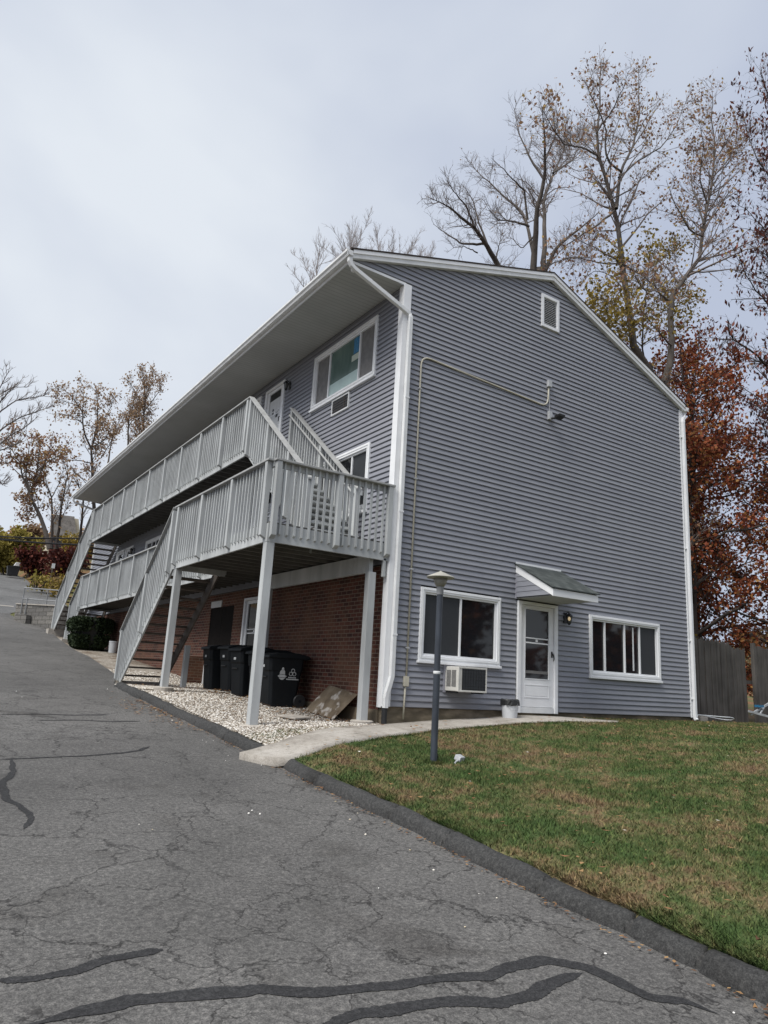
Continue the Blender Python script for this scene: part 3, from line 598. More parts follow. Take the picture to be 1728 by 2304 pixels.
# doors
def door(pl, a0, a1, z0, z1, full, gridglass=False):
    m = MB(); t = .09
    bx(m, pl, a0, a0+t, -.02, .06, z0, z1); bx(m, pl, a1-t, a1, -.02, .06, z0, z1); bx(m, pl, a0+t, a1-t, -.02, .06, z1-.06, z1)
    d = m.build('door', 'white', house, bevel=.006)
    l, r_ = a0+t+.004, a1-t-.004; h = z1-.065
    lf = MB(); gz0, gz1 = z0+.66, z1-.145; st = .135
    bx(lf, pl, l, l+st, -.03, .018, z0+.115, h); bx(lf, pl, r_-st, r_, -.03, .018, z0+.115, h); bx(lf, pl, l+st, r_-st, -.03, .018, gz1, h); bx(lf, pl, l+st, r_-st, -.03, .018, z0+.115, gz0)
    lf.build('leaf_or_shade_panel', 'white', d, bevel=.005)
    fr = frame_ring(MB(), pl, l+st-.012, r_-st+.012, gz0-.012, gz1+.012, .014, .018, .026); fr.build('glazing_bead', 'white', d)
    bx(MB(), pl, l+st, r_-st, -.03, -.002, gz0, gz1).build('pane', 'glass', d)
    rl = MB(); bx(rl, pl, l+st, r_-st, -.002, .012, z0+1.345, z0+1.372); bx(rl, pl, l+st, r_-st, -.002, .016, z0+1.44, z0+1.462); bx(rl, pl, (l+r_)/2-.03, (l+r_)/2+.03, .0, .008, z0+1.385, z0+1.435); rl.build('glazing_bar', 'white', d)
    bx(MB(), pl, l+st+.01, r_-st-.01, -.002, .004, gz0+.10, gz0+.155).build('lower_sash_rail', 'screen_grey', d)
    pn = frame_ring(MB(), pl, l+st-.01, r_-st+.01, z0+.29, z0+.55, .022, .018, .026); bx(pn, pl, l+st+.03, r_-st-.03, .018, .023, z0+.33, z0+.51); pn.build('raised_panel', 'white', d, bevel=.004)
    bx(MB(), pl, a0+t, a1-t, -.02, .035, z0, z0+.108).build('threshold', 'white_worn', d, bevel=.004)
    hd = MB()
    s_ = r_-.05 if pl == 'g' else l+.05
    if pl == 'g': hd.tube([(s_, -.02, z0+1.19), (s_-.01, -.065, z0+1.17), (s_+.015, -.07, z0+1.08), (s_+.02, -.05, z0+1.03)], [.018, .014, .011, .008], 8); hd.box(s_-.018, s_+.018, -.028, -.018, z0+1.10, z0+1.22)
    else: hd.tube([(-.02, s_, z0+1.19), (-.07, s_, z0+1.17), (-.07, s_, z0+1.05)], .013, 8)
    hd.build('handle', 'black', d)
    return d
door('g', 3.085, 4.205, -.03, 2.135, True)
m = frame_ring(MB(), 'f', 7.09, 8.76, -.02, 2.1, .05, -.03, -.005); dk = m.build('alcove_shade_panel', 'alcove_dark', house)  # flat dark panel instead of a recess, the alcove's shade painted in
bx(MB(), 'f', 7.14, 7.92, -.018, -.008, .02, 2.05).build('leaf_or_shade_panel', 'alcove_dark', dk); bx(MB(), 'f', 7.93, 8.71, -.018, -.008, .02, 2.05).build('leaf_or_shade_panel', 'alcove_dark', dk)  # two dark sheets standing in for the alcove's shaded depth, no real door
dd = [door('f', a, b, c, d, True) for a, b, c, d, e in FW_DOOR]
m = MB(); bx(m, 'f', 5.40, 6.05, -.002, .006, 6.45, 7.35); m.build('door_curtain', 'paper', dd[0])
m = MB(); bx(m, 'f', 5.78, 5.86, .006, .01, 6.95, 7.1); bx(m, 'f', 5.52, 5.64, .006, .01, 6.82, 6.95); m.build('door_notice', 'screen', dd[0])
dl = door('f', OPEN_B[0]+.1, OPEN_B[1]-.1, .0, OPEN_B[2]-.01, True)
m = MB(); bx(m, 'f', 5.2, 5.5, -.002, .004, 1.9, 2.05); m.build('door_notice', 'paper', dl)
m = MB(); m.box(-.001, .05, OPEN_B[0], OPEN_B[0]+.1, -.05, OPEN_B[2]); m.box(-.001, .05, OPEN_B[1]-.1, OPEN_B[1], -.05, OPEN_B[2]); m.build('door_jamb', 'deck', dl)
# gable vent
m = frame_ring(MB(), 'g', 3.69, 4.25, 8.345, 9.15, .07, -.02, .058); gv = m.build('gable_vent', 'white', house, bevel=.005)
bx(MB(), 'g', 3.755, 4.185, -.02, -.01, 8.41, 9.085).build('vent_backing', 'black', gv)
m = MB()
for k in range(15):
    z = 8.425+.0445*k; m.hexa([(3.76, .008, z+.004), (4.18, .008, z+.004), (4.18, .006, z+.012), (3.76, .006, z+.012), (3.76, -.028, z-.010), (4.18, -.028, z-.010), (4.18, -.028, z-.004), (3.76, -.028, z-.004)])
m.build('louvres', 'white_worn', gv)
# canopy over the door
m = MB(); m.hexa([(3.03, -1.0, 2.165), (3.062, -1.0, 2.165), (3.062, -.02, 2.69), (3.03, -.02, 2.69), (3.03, -1.0, 2.30), (3.062, -1.0, 2.30), (3.062, -.02, 2.85), (3.03, -.02, 2.85)])
m.box(3.03, 4.30, -1.022, -1.001, 2.155, 2.295)
m.hexa([(4.268, -1.0, 2.165), (4.30, -1.0, 2.165), (4.30, -.02, 2.69), (4.268, -.02, 2.69), (4.268, -1.0, 2.30), (4.30, -1.0, 2.30), (4.30, -.02, 2.85), (4.268, -.02, 2.85)])
cn = m.build('door_canopy', 'white', house, bevel=.004)
m = MB(); m.prism([(3.0, -1.05, 2.302), (3.0, -.005, 2.862), (3.0, -.005, 2.884), (3.0, -1.05, 2.322)], (1.33, 0, 0)); m.build('canopy_roof', 'shingle_green', cn)
m = MB(); m.box(3.02, 4.32, -.035, -.018, 2.862, 2.905); m.build('flashing', 'white', cn)
m = MB(); m.box(3.07, 4.262, -.998, -.02, 2.168, 2.18); m.build('canopy_soffit', 'soffit', cn)
m = MB()
for side in (3.045, 4.275):
    m = MB()
    for k in range(5):
        z = 2.19+k*CH; yb = -1.0+max(0, (z-2.17))/.5357*1.0*.99
        if yb < -.06: m.hexa([(side-.012, yb, z), (side+.012, yb, z), (side+.012, -.03, z), (side-.012, -.03, z), (side-.004, min(-.04, yb+.19), z+CH), (side+.004, min(-.04, yb+.19), z+CH), (side+.004, -.03, z+CH), (side-.004, -.03, z+CH)])
    m.build('canopy_siding', 'siding', cn)
m = MB(); m.box(3.025, 3.05, -.04, -.018, 2.16, 2.66); m.build('corner_trim', 'jchannel', cn)

# ------------------------------------------------------------------ fixtures on the house
ac = thing('air_conditioner', (1.65, -.02, .5), 'white air conditioner sticking out of the siding below the left ground floor window', 'air conditioner')
m = MB(); m.box(1.31, 1.975, -.40, -.02, .315, .745); m.build('casing', 'ac_white', ac, bevel=.012)
m = MB(); m.box(1.40, 1.955, -.408, -.395, .345, .715); m.build('condenser_grille', 'screen', ac)
m = frame_ring(MB(), 'g', 1.308, 1.98, .31, .75, .03, .40, .412); m.build('front_bezel', 'ac_white', ac, bevel=.004)
m = MB()
for k in range(9): m.box(1.41+.062*k, 1.413+.062*k, -.412, -.408, .35, .71)
for k in range(7): m.box(1.40, 1.955, -.411, -.408, .36+.055*k, .363+.055*k)
m.build('guard_wires', 'black_plastic', ac)
m = MB()
for y0 in (-.345, -.2):
    for k in range(14): m.box(1.302, 1.31, y0, y0+.12, .40+.021*k, .409+.021*k)
m.build('side_louvres', 'screen_grey', ac)
m = MB(); m.box(1.27, 2.01, -.042, -.018, .285, .775); m.build('wall_sleeve', 'jchannel', ac)
for bx_ in (1.33, 1.92): MB().box(bx_, bx_+.03, -.36, -.02, .285, .312).build('bracket', 'black', ac)
def lantern(name, pos, axis, label, lit=True):
    x, y, z = pos; o = thing(name, pos, label, 'wall lantern')
    f = (lambda a, b, c: (x+a, y-b, z+c)) if axis == 'g' else (lambda a, b, c: (x-b, y+a, z+c))
    def B(a0, a1, b0, b1, c0, c1, n, mt): 
        mb = MB(); p, q = f(a0, b0, c0), f(a1, b1, c1); mb.box(p[0], q[0], p[1], q[1], p[2], q[2]); return mb.build(n, mt, o)
    B(-.05, .05, .018, .035, -.12, .10, 'back_plate', 'black')
    mb = MB(); mb.tube([f(0, .03, .06), f(0, .08, .10), f(0, .13, .11), f(0, .135, .07)], .01, 8); mb.build('arm', 'black', o)
    mb = MB(); c = f(0, .135, 0); mb.lathe([(.02, .085), (.075, .03), (.078, .02), (.06, .015)][::-1], c, 6); mb.build('hood', 'black', o)
    mb = MB(); mb.lathe([(.035, -.11), (.058, .014)], c, 6); mb.build('glass', 'lglass', o)
    mb = MB()
    for k in range(6):
        a = math.pi*k/3; mb.tube([(c[0]+.037*math.cos(a), c[1]+.037*math.sin(a), c[2]-.115), (c[0]+.062*math.cos(a), c[1]+.062*math.sin(a), c[2]+.02)], .005, 5)
    mb.lathe([(.012, -.16), (.038, -.13), (.04, -.11)], c, 6); mb.build('cage', 'black', o)
    if lit: mb = MB(); mb.lathe([(.012, -.075), (.0285, -.05), (.0285, -.02), (.015, .005)], (c[0]-(.034 if axis == 'g' else 0), c[1]-.034, c[2]), 12); mb.build('bulb', 'bulb', o, True)
    return o
lantern('wall_lantern', (4.45, -.0, 1.92), 'g', 'black wall lantern with a lit bulb beside the ground floor door')
lantern('wall_lantern', (-.0, 4.88, 7.45), 'f', 'black wall lantern beside the top floor door, under the eaves', False)
lantern('wall_lantern', (-.0, 17.9, 4.8), 'f', 'black wall lantern beside the far doors of the middle floor', False)
cdt = thing('electric_conduit', (.46, -.04, .4), 'cream electrical conduit running up the gable wall and across to a small box', 'conduit')
def rnd(pts, r=.22, n=5):
    out = [Vector(pts[0])]
    for a, b, c in zip(pts[:-2], pts[1:-1], pts[2:]):
        a, b, c = Vector(a), Vector(b), Vector(c); p, q_ = b+(a-b).normalized()*r, b+(c-b).normalized()*r
        for i in range(n+1): t = i/n; out.append((1-t)**2*p+2*t*(1-t)*b+t*t*q_)
    return out+[Vector(pts[-1])]
m = MB(); m.tube(rnd([(.44, -.04, .44), (.44, -.04, 6.6), (3.90, -.04, 6.46), (3.925, -.04, 6.95)]), .0165, 10); m.build('pipe', 'conduit', cdt, True)
m = MB(); m.tube([(.415, -.04, -.2), (.43, -.04, .4)], .0165, 10); m.build('lower_pipe', 'conduit', cdt, True)
m = MB(); m.box(.385, .485, -.075, -.02, .35, .52); m.build('junction_box', 'conduit', cdt, bevel=.006)
m = MB(); m.box(3.875, 3.985, -.09, -.02, 6.93, 7.08); m.build('end_box', 'steel', cdt, bevel=.005)
m = MB()
for z in (1.0, 2.4, 4.1, 5.9): m.box(.405, .475, -.062, -.018, z, z+.025)
m.build('clip', 'steel', cdt)
fl = thing('flood_light', (3.95, -.05, 6.25), 'small black flood light on a grey box high on the gable wall', 'flood light')
m = MB(); m.box(3.90, 4.0, -.085, -.02, 6.17, 6.36); m.build('mounting_box', 'steel', fl, bevel=.005)
m = MB(); m.tube([(3.95, -.04, 6.36), (3.95, -.04, 6.9)], .008, 6); m.build('feed_pipe', 'steel', fl)
m = MB(); m.hexa([(3.98, -.30, 6.21), (4.16, -.30, 6.21), (4.16, -.16, 6.17), (3.98, -.16, 6.17), (3.98, -.31, 6.26), (4.16, -.31, 6.26), (4.16, -.15, 6.25), (3.98, -.15, 6.25)]); m.build('lamp_head', 'black', fl, bevel=.006)
m = MB(); m.tube([(3.96, -.08, 6.2), (4.04, -.16, 6.2)], .018, 8); m.build('knuckle', 'black', fl)
em = thing('eaves_flood_light', (-1.1, .12, HS-.05), 'small white flood light under the eaves corner above the upper window', 'flood light')
m = MB(); m.lathe([(.05, -.03), (.055, 0)], (-1.1, .15, HS-.022), 14); m.build('base', 'white', em); m = MB(); m.tube([(-1.1, .15, HS-.05), (-1.13, .08, HS-.10), (-1.17, .02, HS-.13)], [.016, .03, .052], 12); m.build('lamp_head', 'white', em, True)

# ------------------------------------------------------------------ decks and stairs
def post_shape(mb, x, y, z0, z1, n, w=.09, cham=.05):
    # n = outward direction (unit, axis aligned); the outer bottom edge is cut back
    t = Vector((-n[1], n[0], 0))*w/2; nv = Vector((n[0], n[1], 0)); c = Vector((x, y, 0)); Z = lambda z: Vector((0, 0, z))
    i, o = c-nv*w/2, c+nv*w/2
    mb.hexa([i-t+Z(z0), i+t+Z(z0), o+t+Z(z0+cham), o-t+Z(z0+cham), i-t+Z(z1), i+t+Z(z1), o+t+Z(z1), o-t+Z(z1)]); return mb
def railing(owner, p0, p1, n, h, drop, posts, spacing, budget, capw=.135, name='railing', cap=True, far=False):
    """p0, p1: points on the outer face of the rim at floor height; n outward; balusters are fixed outside the rim."""
    p0, p1 = Vector(p0), Vector(p1); nv = Vector((n[0], n[1], 0)); d = p1-p0; L = math.hypot(d.x, d.y)
    up = Vector((0, 0, h)); mid = nv*.035
    m = MB(); m.vbar(p0+up+mid-Vector((0, 0, .018)), p1+up+mid-Vector((0, 0, .018)), capw, .036)
    rl = m.build(name, 'rail_cap', owner, bevel=0 if far else .004)
    m = MB(); m.vbar(p0+up-nv*.0195-Vector((0, 0, .085)), p1+up-nv*.0195-Vector((0, 0, .085)), .038, .095); m.build('sub_rail', 'deck', rl)
    for t in posts:
        q = p0+d*t; post_shape(MB(), q.x+nv.x*.046, q.y+nv.y*.046, q.z-drop-.03, q.z+h-.038, n).build('rail_post', 'deck', rl, bevel=0 if far else .004)
    nb = int(L/spacing); rest = MB(); ts = [(k+.5)/nb for k in range(nb)]
    for t in ts:
        if any(abs(t-s_)*L < .075 for s_ in posts): continue
        q = p0+d*t
        if budget[0] > 0:
            post_shape(MB(), q.x+nv.x*.019+RNG.normal(0, .004)*(n[0] == 0), q.y+nv.y*.019+RNG.normal(0, .004)*(n[1] == 0), q.z-drop+.035+RNG.normal(0, .007), q.z+h-.037, n, .036, .025).build('baluster', 'deck', rl); budget[0] -= 1
        else: post_shape(rest, q.x+nv.x*.019, q.y+nv.y*.019, q.z-drop+.035, q.z+h-.037, n, .036, .025)
    if rest.v: rest.build('balusters', 'deck', rl, kind='stuff')
    return rl
F1, F2 = 2.83, 5.56
X1, X2, Y1 = -2.40, -1.20, 4.86          # landing front face, deck front face, landing far end
def boards(mb, x0, x1, y0, y1, z, w=.14, g=.007):
    y = y0
    while y < y1-.03: mb.box(x0, x1, y, min(y+w, y1), z-.036, z); y += w+g
    return mb
def joists(mb, x0, x1, y0, y1, z0, z1):
    y = y0+.35
    while y < y1-.1: mb.box(x0, x1, y, y+.04, z0, z1); y += .42
    return mb
ld = thing('lower_deck', (-1.2, 2.4, F1), 'weathered grey timber balcony of the middle floor with its wide landing at the near corner', 'deck')
m = boards(MB(), X1+.03, -.03, .02, Y1, F1); boards(m, X2+.03, -.03, Y1+.007, 20.6, F1); m.build('deck_boards', 'deck_top', ld)
m = MB(); m.box(X1, X1+.04, 0, Y1, F1-.335, F1-.03); m.box(X1+.04, -.03, 0, .04, F1-.335, F1-.03); m.box(X1+.04, X2, Y1-.04, Y1, F1-.335, F1-.03)
m.box(X2, X2+.04, Y1, 20.6, F1-.29, F1-.03); m.box(X2+.04, -.03, 20.56, 20.6, F1-.29, F1-.03); m.build('rim_joist', 'deck', ld, bevel=.004)
m = joists(MB(), X1+.045, -.03, .05, Y1-.05, F1-.24, F1-.04); joists(m, X2+.045, -.03, Y1, 20.5, F1-.24, F1-.04); m.build('joists', 'deck_top', ld)
m = MB(); m.box(-.36, -.28, .12, 4.4, F1-.56, F1-.25); m.build('beam', 'deck', ld, bevel=.004)
m = MB(); m.box(-.14, -.09, .0, .06, F1-.62, F1-.3); m.build('bracket', 'deck', ld)
bud = [100]
railing(ld, (X1, 0, F1), (-.03, 0, F1), (0, -1), 1.05, .25, [.03, .525, .965], .128, bud)
railing(ld, (X1, 0, F1), (X1, Y1, F1), (-1, 0), 1.05, .25, [.022, .33, .65, .955], .138, bud)
railing(ld, (X2, Y1, F1), (X2, 20.6, F1), (-1, 0), 1.05, .22, [.01]+[i/10 for i in range(1, 10)]+[.99], .135, bud, far=True)
def ground_post(owner, x, y, zb, zt, w=.14, pad=True):
    o = MB().box(x-w/2, x+w/2, y-w/2, y+w/2, zb, zt).build('post', 'deck', owner, bevel=.006)
    if pad:
        mb = MB(); mb.lathe([(.20, -.12), (.20, .035), (.17, .05)], (x, y, zb), 18); mb.build('footing', 'pad', o)
    return o
ground_post(ld, X1+.075, .075, bed(0, 0)+.0, F1-.33); ground_post(ld, X1+.075, Y1-.22, bed(0, 4.5)+.05, F1-.33)
ground_post(ld, -.32, .12, bed(0, 0)+.1, F1-.56); ground_post(ld, -.32, 4.33, bed(0, 4.3), F1-.56, .12, False); ground_post(ld, -1.27, 6.6, bed(0, 6.6)-.02, .98, .12, False)
ud = thing('upper_deck', (-.6, 12, F2), 'grey timber balcony of the top floor running along the house under the eaves', 'deck')
U0, U1 = 4.27, 20.4
boards(MB(), X2+.03, -.03, U0, U1, F2).build('deck_boards', 'deck_top', ud)
m = MB(); m.box(X2, X2+.04, U0, U1, F2-.325, F2-.03); m.box(X2+.04, -.03, U0, U0+.04, F2-.30, F2-.03); m.box(X2+.04, -.03, U1-.04, U1, F2-.30, F2-.03); m.build('rim_joist', 'deck', ud, bevel=.004)
joists(MB(), X2+.045, -.03, U0+.05, U1-.05, F2-.24, F2-.04).build('joists', 'deck_top', ud)
bud = [100]
railing(ud, (X2, U0, F2), (X2, U1, F2), (-1, 0), 1.05, .25, [.006]+[i/10.2+.002 for i in range(1, 11)]+[.994], .135, bud)
def stairs(owner, x0, x1, ytop, ztop, ybot, zbot, tmat='tread', str_h=.27, n=None):
    rise = ztop-zbot; n = n or max(4, round(rise/.195)); sgn = 1 if ybot > ytop else -1
    for s_, x in (('deck', x0+.02), (tmat, x1-.02)):  # inner stringer takes the tread colour, so its shade is put in by colour
        m = MB(); m.vbar((x, ytop, ztop-.19), (x, ybot, zbot-.10), .04, str_h*1.25); m.build('stringer', s_, owner, bevel=.004)
    run = (ybot-ytop)/n
    for k in range(1, n):
        y = ytop+run*k; z = ztop-rise*k/n
        MB().box(x0+.042, x1-.042, y-.02*sgn, y+.255*sgn, z-.042, z).build('tread', tmat, owner, bevel=.004)
fs_ = thing('front_staircase', (-1.85, 8.1, .05), 'grey staircase with open brown treads going down from the landing to the driveway edge', 'staircase')
stairs(fs_, X1, -1.32, Y1, F1, 8.22, .02)
sl1 = (F1-.02)/(8.22-Y1)
railing(fs_, (X1, Y1+.10, F1-.02), (X1, 8.2, F1-.02-.815*(8.2-Y1-.1)), (-1, 0), 1.08, .33, [.015, .49, .975], .128, [100])
m = MB(); m.tube([(X1+.08, Y1+.3, F1+.72), (X1+.08, 8.1, F1+.72-.815*(8.1-Y1-.3))], .02, 8); m.build('hand_rail', 'rail_cap', fs_)
MB().box(X1-.15, -1.2, 8.0, 8.75, -.12, .05+bed(-1, 8.2)).build('landing_pad', 'pad', fs_)
us = thing('upper_staircase', (-.65, .8, F1), 'grey staircase climbing from the landing to the top balcony beside the wall', 'staircase')
YB = .80
stairs(us, X2, -.16, U0, F2, YB, F1, 'deck', .27)
sl2 = (F2-F1)/(U0-YB)
bud = [100]
railing(us, (X2, U0-.02, F2), (X2, YB+.1, F2-sl2*(U0-.12-YB)), (-1, 0), 1.06, .33, [.02, .36, .70, .975], .125, bud)
railing(us, (-.16, U0-.02, F2), (-.16, YB+.1, F2-sl2*(U0-.12-YB)), (-1, 0), 1.06, .33, [.02, .5, .975], .125, bud)
m = MB(); m.tube([(-.27, U0-.05, F2+.85), (-.27, YB+.2, F2+.85-sl2*(U0-.25-YB))], .022, 8); m.build('hand_rail', 'rail_cap', us)
ts_ = thing('tall_staircase', (-.7, 26, 2), 'long grey staircase at the far end dropping from the top balcony to the ground', 'staircase')
zb_ = road(26)+.25
stairs(ts_, X2, -.14, U1, F2, 26.0, zb_)
bud = [100]
railing(ts_, (X2, U1+.08, F2), (X2, 25.95, F2-.60*5.5), (-1, 0), 1.06, .33, [.01, .34, .66, .985], .135, bud, far=True)
for t in (.985,): MB().box(X2-.1, X2, 25.83, 25.95, zb_-.3, zb_+.9).build('post', 'deck', ts_)
MB().box(X2-.22, .0, 25.75, 26.35, zb_-.6, zb_-.03).build('landing_pad', 'pad', ts_)
ss_ = thing('short_staircase', (-.7, 22.4, 1.4), 'short grey staircase at the far end, down from the middle balcony behind the hedge', 'staircase')
stairs(ss_, X2+.0, -.14, 20.62, F1, 22.45, road(22.4)+.08)
railing(ss_, (X2, 20.66, F1), (X2, 22.4, F1-.62*1.74), (-1, 0), 1.06, .33, [.02, .97], .135, [100], far=True)
MB().box(X2-.1, X2, 22.32, 22.44, road(22.4)-.1, F1-.62*1.74).build('post', 'deck', ss_)
MB().box(X2-.2, .0, 22.2, 22.75, road(22.5)-.3, road(22.5)+.05).build('landing_pad', 'pad', ss_)

# ------------------------------------------------------------------ things under the deck
def wheel(o, x, y, z, r=.13, w=.06):
    m = MB(); m.lathe([(r*.55, -w/2), (r*.9, -w/2), (r, -w/4), (r, w/4), (r*.9, w/2), (r*.55, w/2)], (x, y, z), 22, 'y'); wh = m.build('wheel', 'black_plastic', o, 'auto')
    m = MB()
    for k in range(6):
        a = math.pi*k/3+.2; m.beam((x, y, z), (x+r*.6*math.cos(a), y, z+r*.6*math.sin(a)), .03, w*.5, (0, 1, 0))
    m.lathe([(.03, -w*.6), (.03, w*.6)], (x, y, z), 12, 'y'); m.build('spokes', 'bin', wh)
def bin_(pos, label, rz=0.0, marks=False, group='wheeled bins under the landing'):
    x, y, z = pos; o = thing('wheeled_bin', (0, 0, 0), label, 'wheeled bin', group)
    # front faces -x, wheels towards +x; written about the origin, then placed
    W0, W1, D0, D1, H = .25, .295, .56, .72, .94
    m = MB(); xb, yb = -.36, 0
    lev = [(0, .0, 1, 1), (.06, -.01, 1.0, 1.0), (H*.72, -.055, 1.12, 1.22), (H*.74, -.075, 1.16, 1.28), (H, -.09, 1.2, 1.33)]
    rings = []
    for zz, dx, sw, sdp in lev:
        hw, dp = W0*sw, D0*sdp; x0, x1 = xb+.06+dx, xb+.06+dx+dp; c = .05
        rings.append([(x0+c, -hw, zz), (x1-c, -hw, zz), (x1, -hw+c, zz), (x1, hw-c, zz), (x1-c, hw, zz), (x0+c, hw, zz), (x0, hw-c, zz), (x0, -hw+c, zz)])
    n = 8; m.add([v for r_ in rings for v in r_], [(i*n+k, i*n+(k+1) % n, (i+1)*n+(k+1) % n, (i+1)*n+k) for i in range(len(lev)-1) for k in range(n)]+[tuple(range(n)), tuple(4*n+k for k in range(n))])
    m.build('body', 'bin', o, bevel=.012)
    m = MB(); hw = .325; m.prism([(-.44, -hw, .93), (.42, -hw, .93), (.47, -hw, .955), (.44, -hw, 1.0), (.2, -hw, 1.045), (-.2, -hw, 1.04), (-.42, -hw, .985)], (0, 2*hw, 0)); m.build('lid', 'bin', o, bevel=.015)
    m = MB(); m.tube([(.40, -.22, .93), (.50, -.22, .96), (.52, -.18, .965), (.52, .18, .965), (.50, .22, .96), (.40, .22, .93)], .017, 8); m.build('handle', 'bin', o)
    m = MB(); m.tube([(-.372, -.13, .57), (-.372, .13, .57)], .012, 8); m.build('lift_bar', 'black_plastic', o)
    m = MB(); m.box(-.393, -.388, -.05, .05, .75, .80); m.build('number_label', 'mark', o)
    for s_ in (-1, 1): wheel(o, .30, s_*.285, .13)
    m = MB(); m.tube([(.30, -.25, .13), (.30, .27, .13)], .012, 8); m.build('axle', 'steel', o)
    if marks:
        def sy(zz): return -(W0*np.interp(zz, [0, .06, H*.72, H*.74, H], [1, 1, 1.12, 1.16, 1.2]))-.004
        def plate(poly, nm):
            mb = MB(); mb.add([(px_, sy(pz), pz) for px_, pz in poly]+[(px_, sy(pz)+.006, pz) for px_, pz in poly], [tuple(range(len(poly)))]+[(i, (i+1) % len(poly), len(poly)+(i+1) % len(poly), len(poly)+i) for i in range(len(poly))]); return mb
        cx, cz = -.10, .60
        crest = MB()
        for poly in ([(cx-.025, cz+.115), (cx+.025, cz+.115), (cx+.02, cz+.15), (cx, cz+.165), (cx-.02, cz+.15)], [(cx-.055, cz+.03), (cx+.055, cz+.03), (cx+.05, cz+.085), (cx+.03, cz+.11), (cx-.03, cz+.11), (cx-.05, cz+.085)],
                     [(cx-.06, cz-.03), (cx+.06, cz-.03), (cx+.06, cz+.022), (cx-.06, cz+.022)], [(cx-.095, cz-.005), (cx-.066, cz-.03), (cx-.066, cz+.012)], [(cx+.095, cz-.005), (cx+.066, cz+.012), (cx+.066, cz-.03)],
                     [(cx-.07, cz-.038), (cx-.03, cz-.07), (cx, cz-.078), (cx+.03, cz-.07), (cx+.07, cz-.038)]):
            q = plate(poly, ''); crest.add(q.v, q.f)
        crest.build('crest', 'mark', o)
        rec = MB(); rx, rz_ = .115, .665
        for k in range(3):
            a0 = math.pi/2+k*2*math.pi/3; ox, oz = rx+.042*math.cos(a0), rz_+.042*math.sin(a0)
            for j in range(6):
                a, b = j*math.pi/3, (j+1)*math.pi/3-.12; r0, r1 = .030, .043
                q = plate([(ox+r0*math.cos(a), oz+r0*math.sin(a)), (ox+r1*math.cos(a), oz+r1*math.sin(a)), (ox+r1*math.cos(b), oz+r1*math.sin(b)), (ox+r0*math.cos(b), oz+r0*math.sin(b))], ''); rec.add(q.v, q.f)
        rec.build('recycling_symbol', 'mark', o)
        tx = MB(); q = plate([(rx-.125, .53), (rx+.135, .53), (rx+.135, .55), (rx-.125, .55)], ''); tx.add(q.v, q.f)
        for k in range(8):
            x0 = rx-.085+.021*k; q = plate([(x0, .563), (x0+.016, .563), (x0+.016, .585), (x0, .585)], ''); tx.add(q.v, q.f)
        tx.build('printed_text', 'mark', o)
    o.location = (x, y, z); o.rotation_euler = (0, 0, rz)
    return o
bin_((-.58, 2.80, bed(0, 2.6)+.0), 'black wheeled bin with a white crest and recycling symbol on its side', R(-3), True)
bin_((-.52, 3.52, bed(0, 3.5)), 'black wheeled bin standing directly behind the bin with the crest', R(2))
bin_((-.60, 4.30, bed(0, 4.3)), 'black wheeled bin in the middle of the row, half hidden by the corner post', R(3))
bin_((-.56, 5.05, bed(0, 5.0)), 'black wheeled bin second from the far end of the row by the door', R(1))
bin_((-.58, 6.10, bed(0, 6.0)), 'black wheeled bin at the far end of the row beside the brick stub wall', R(-2))
m = MB(); m.prism([(-.36, 2.12, -.205), (-.42, .92, -.295), (-.08, .72, .145), (-.06, 1.80, .27)], (.03, .0, .02)); tag(m.build('leaning_board', 'slab', None, bevel=.004), 'stained square board leaning against the brick wall by the corner post', 'board')
m = MB(); m.prism([(-1.42, 1.12, bed(0, 1.1)+.03), (-1.0, 1.22, bed(0, 1.2)+.03), (-.86, .9, bed(0, .9)+.03), (-1.25, .74, bed(0, .75)+.03)], (0, 0, .035)); tag(m.build('flat_stone', 'pad', None, bevel=.01), 'flat grey stone lying on the gravel near the leaning board', 'stone')
bs = thing('brick_stub_wall', (-.27, 8.9, 0), 'low brick stub wall standing out from the house behind the front stairs', 'wall')
m = MB(); m.box(-.54, -.04, 8.78, 9.03, -.1, .78); m.build('brickwork', 'brick', bs); m = MB(); m.box(-.035, .02, 8.72, 8.78, -.05, .80); m.build('white_trim', 'white', bs)
m = MB(); m.box(-.03, -.008, 7.95, 8.72, 2.1, 2.27); tag(m.build('wall_notice', 'paper', None), 'white notice board high on the brick wall behind the front stairs', 'sign')
def bucket(name, c, r, h, label, lid):
    o = thing(name, c, label, 'bucket'); m = MB(); m.lathe([(r*.86, 0), (r*.9, .02), (r, h-.05), (r*1.06, h-.045), (r*1.06, h-.02), (r*1.02, h)], c, 24); m.build('pail', 'bucket', o, 'auto')
    if lid:
        m = MB(); m.lathe([(r*1.03, h-.055), (r*1.15, h-.05), (r*1.12, h+.03), (r*.98, h+.05), (r*.6, h+.035)], c, 24)
        bmv = [(x+RNG.normal(0, .006), y+RNG.normal(0, .006), z+RNG.normal(0, .008)) for x, y, z in m.v]; m.v = bmv; m.build('bag_liner', 'black_plastic', o)
        m = MB(); m.tube([(c[0]-r*.9, c[1]-r*.55, c[2]+h-.06), (c[0]-.1, c[1]-r*1.08, c[2]+h-.13), (c[0]+r*.4, c[1]-r*1.06, c[2]+h-.14), (c[0]+r*.98, c[1]-r*.4, c[2]+h-.06)], .004, 6); m.build('bail_handle', 'steel', o)
    return o
bucket('bucket', (2.62, -.34, -.13), .152, .30, 'white bucket with a black liner on the path left of the door', True)
pb = at(253, 1468, 18.6); bucket('bucket', (pb[0], pb[1], bed(0, 18.6)-.02), .17, .46, 'plain white bucket on the ground beside the hedge', False)

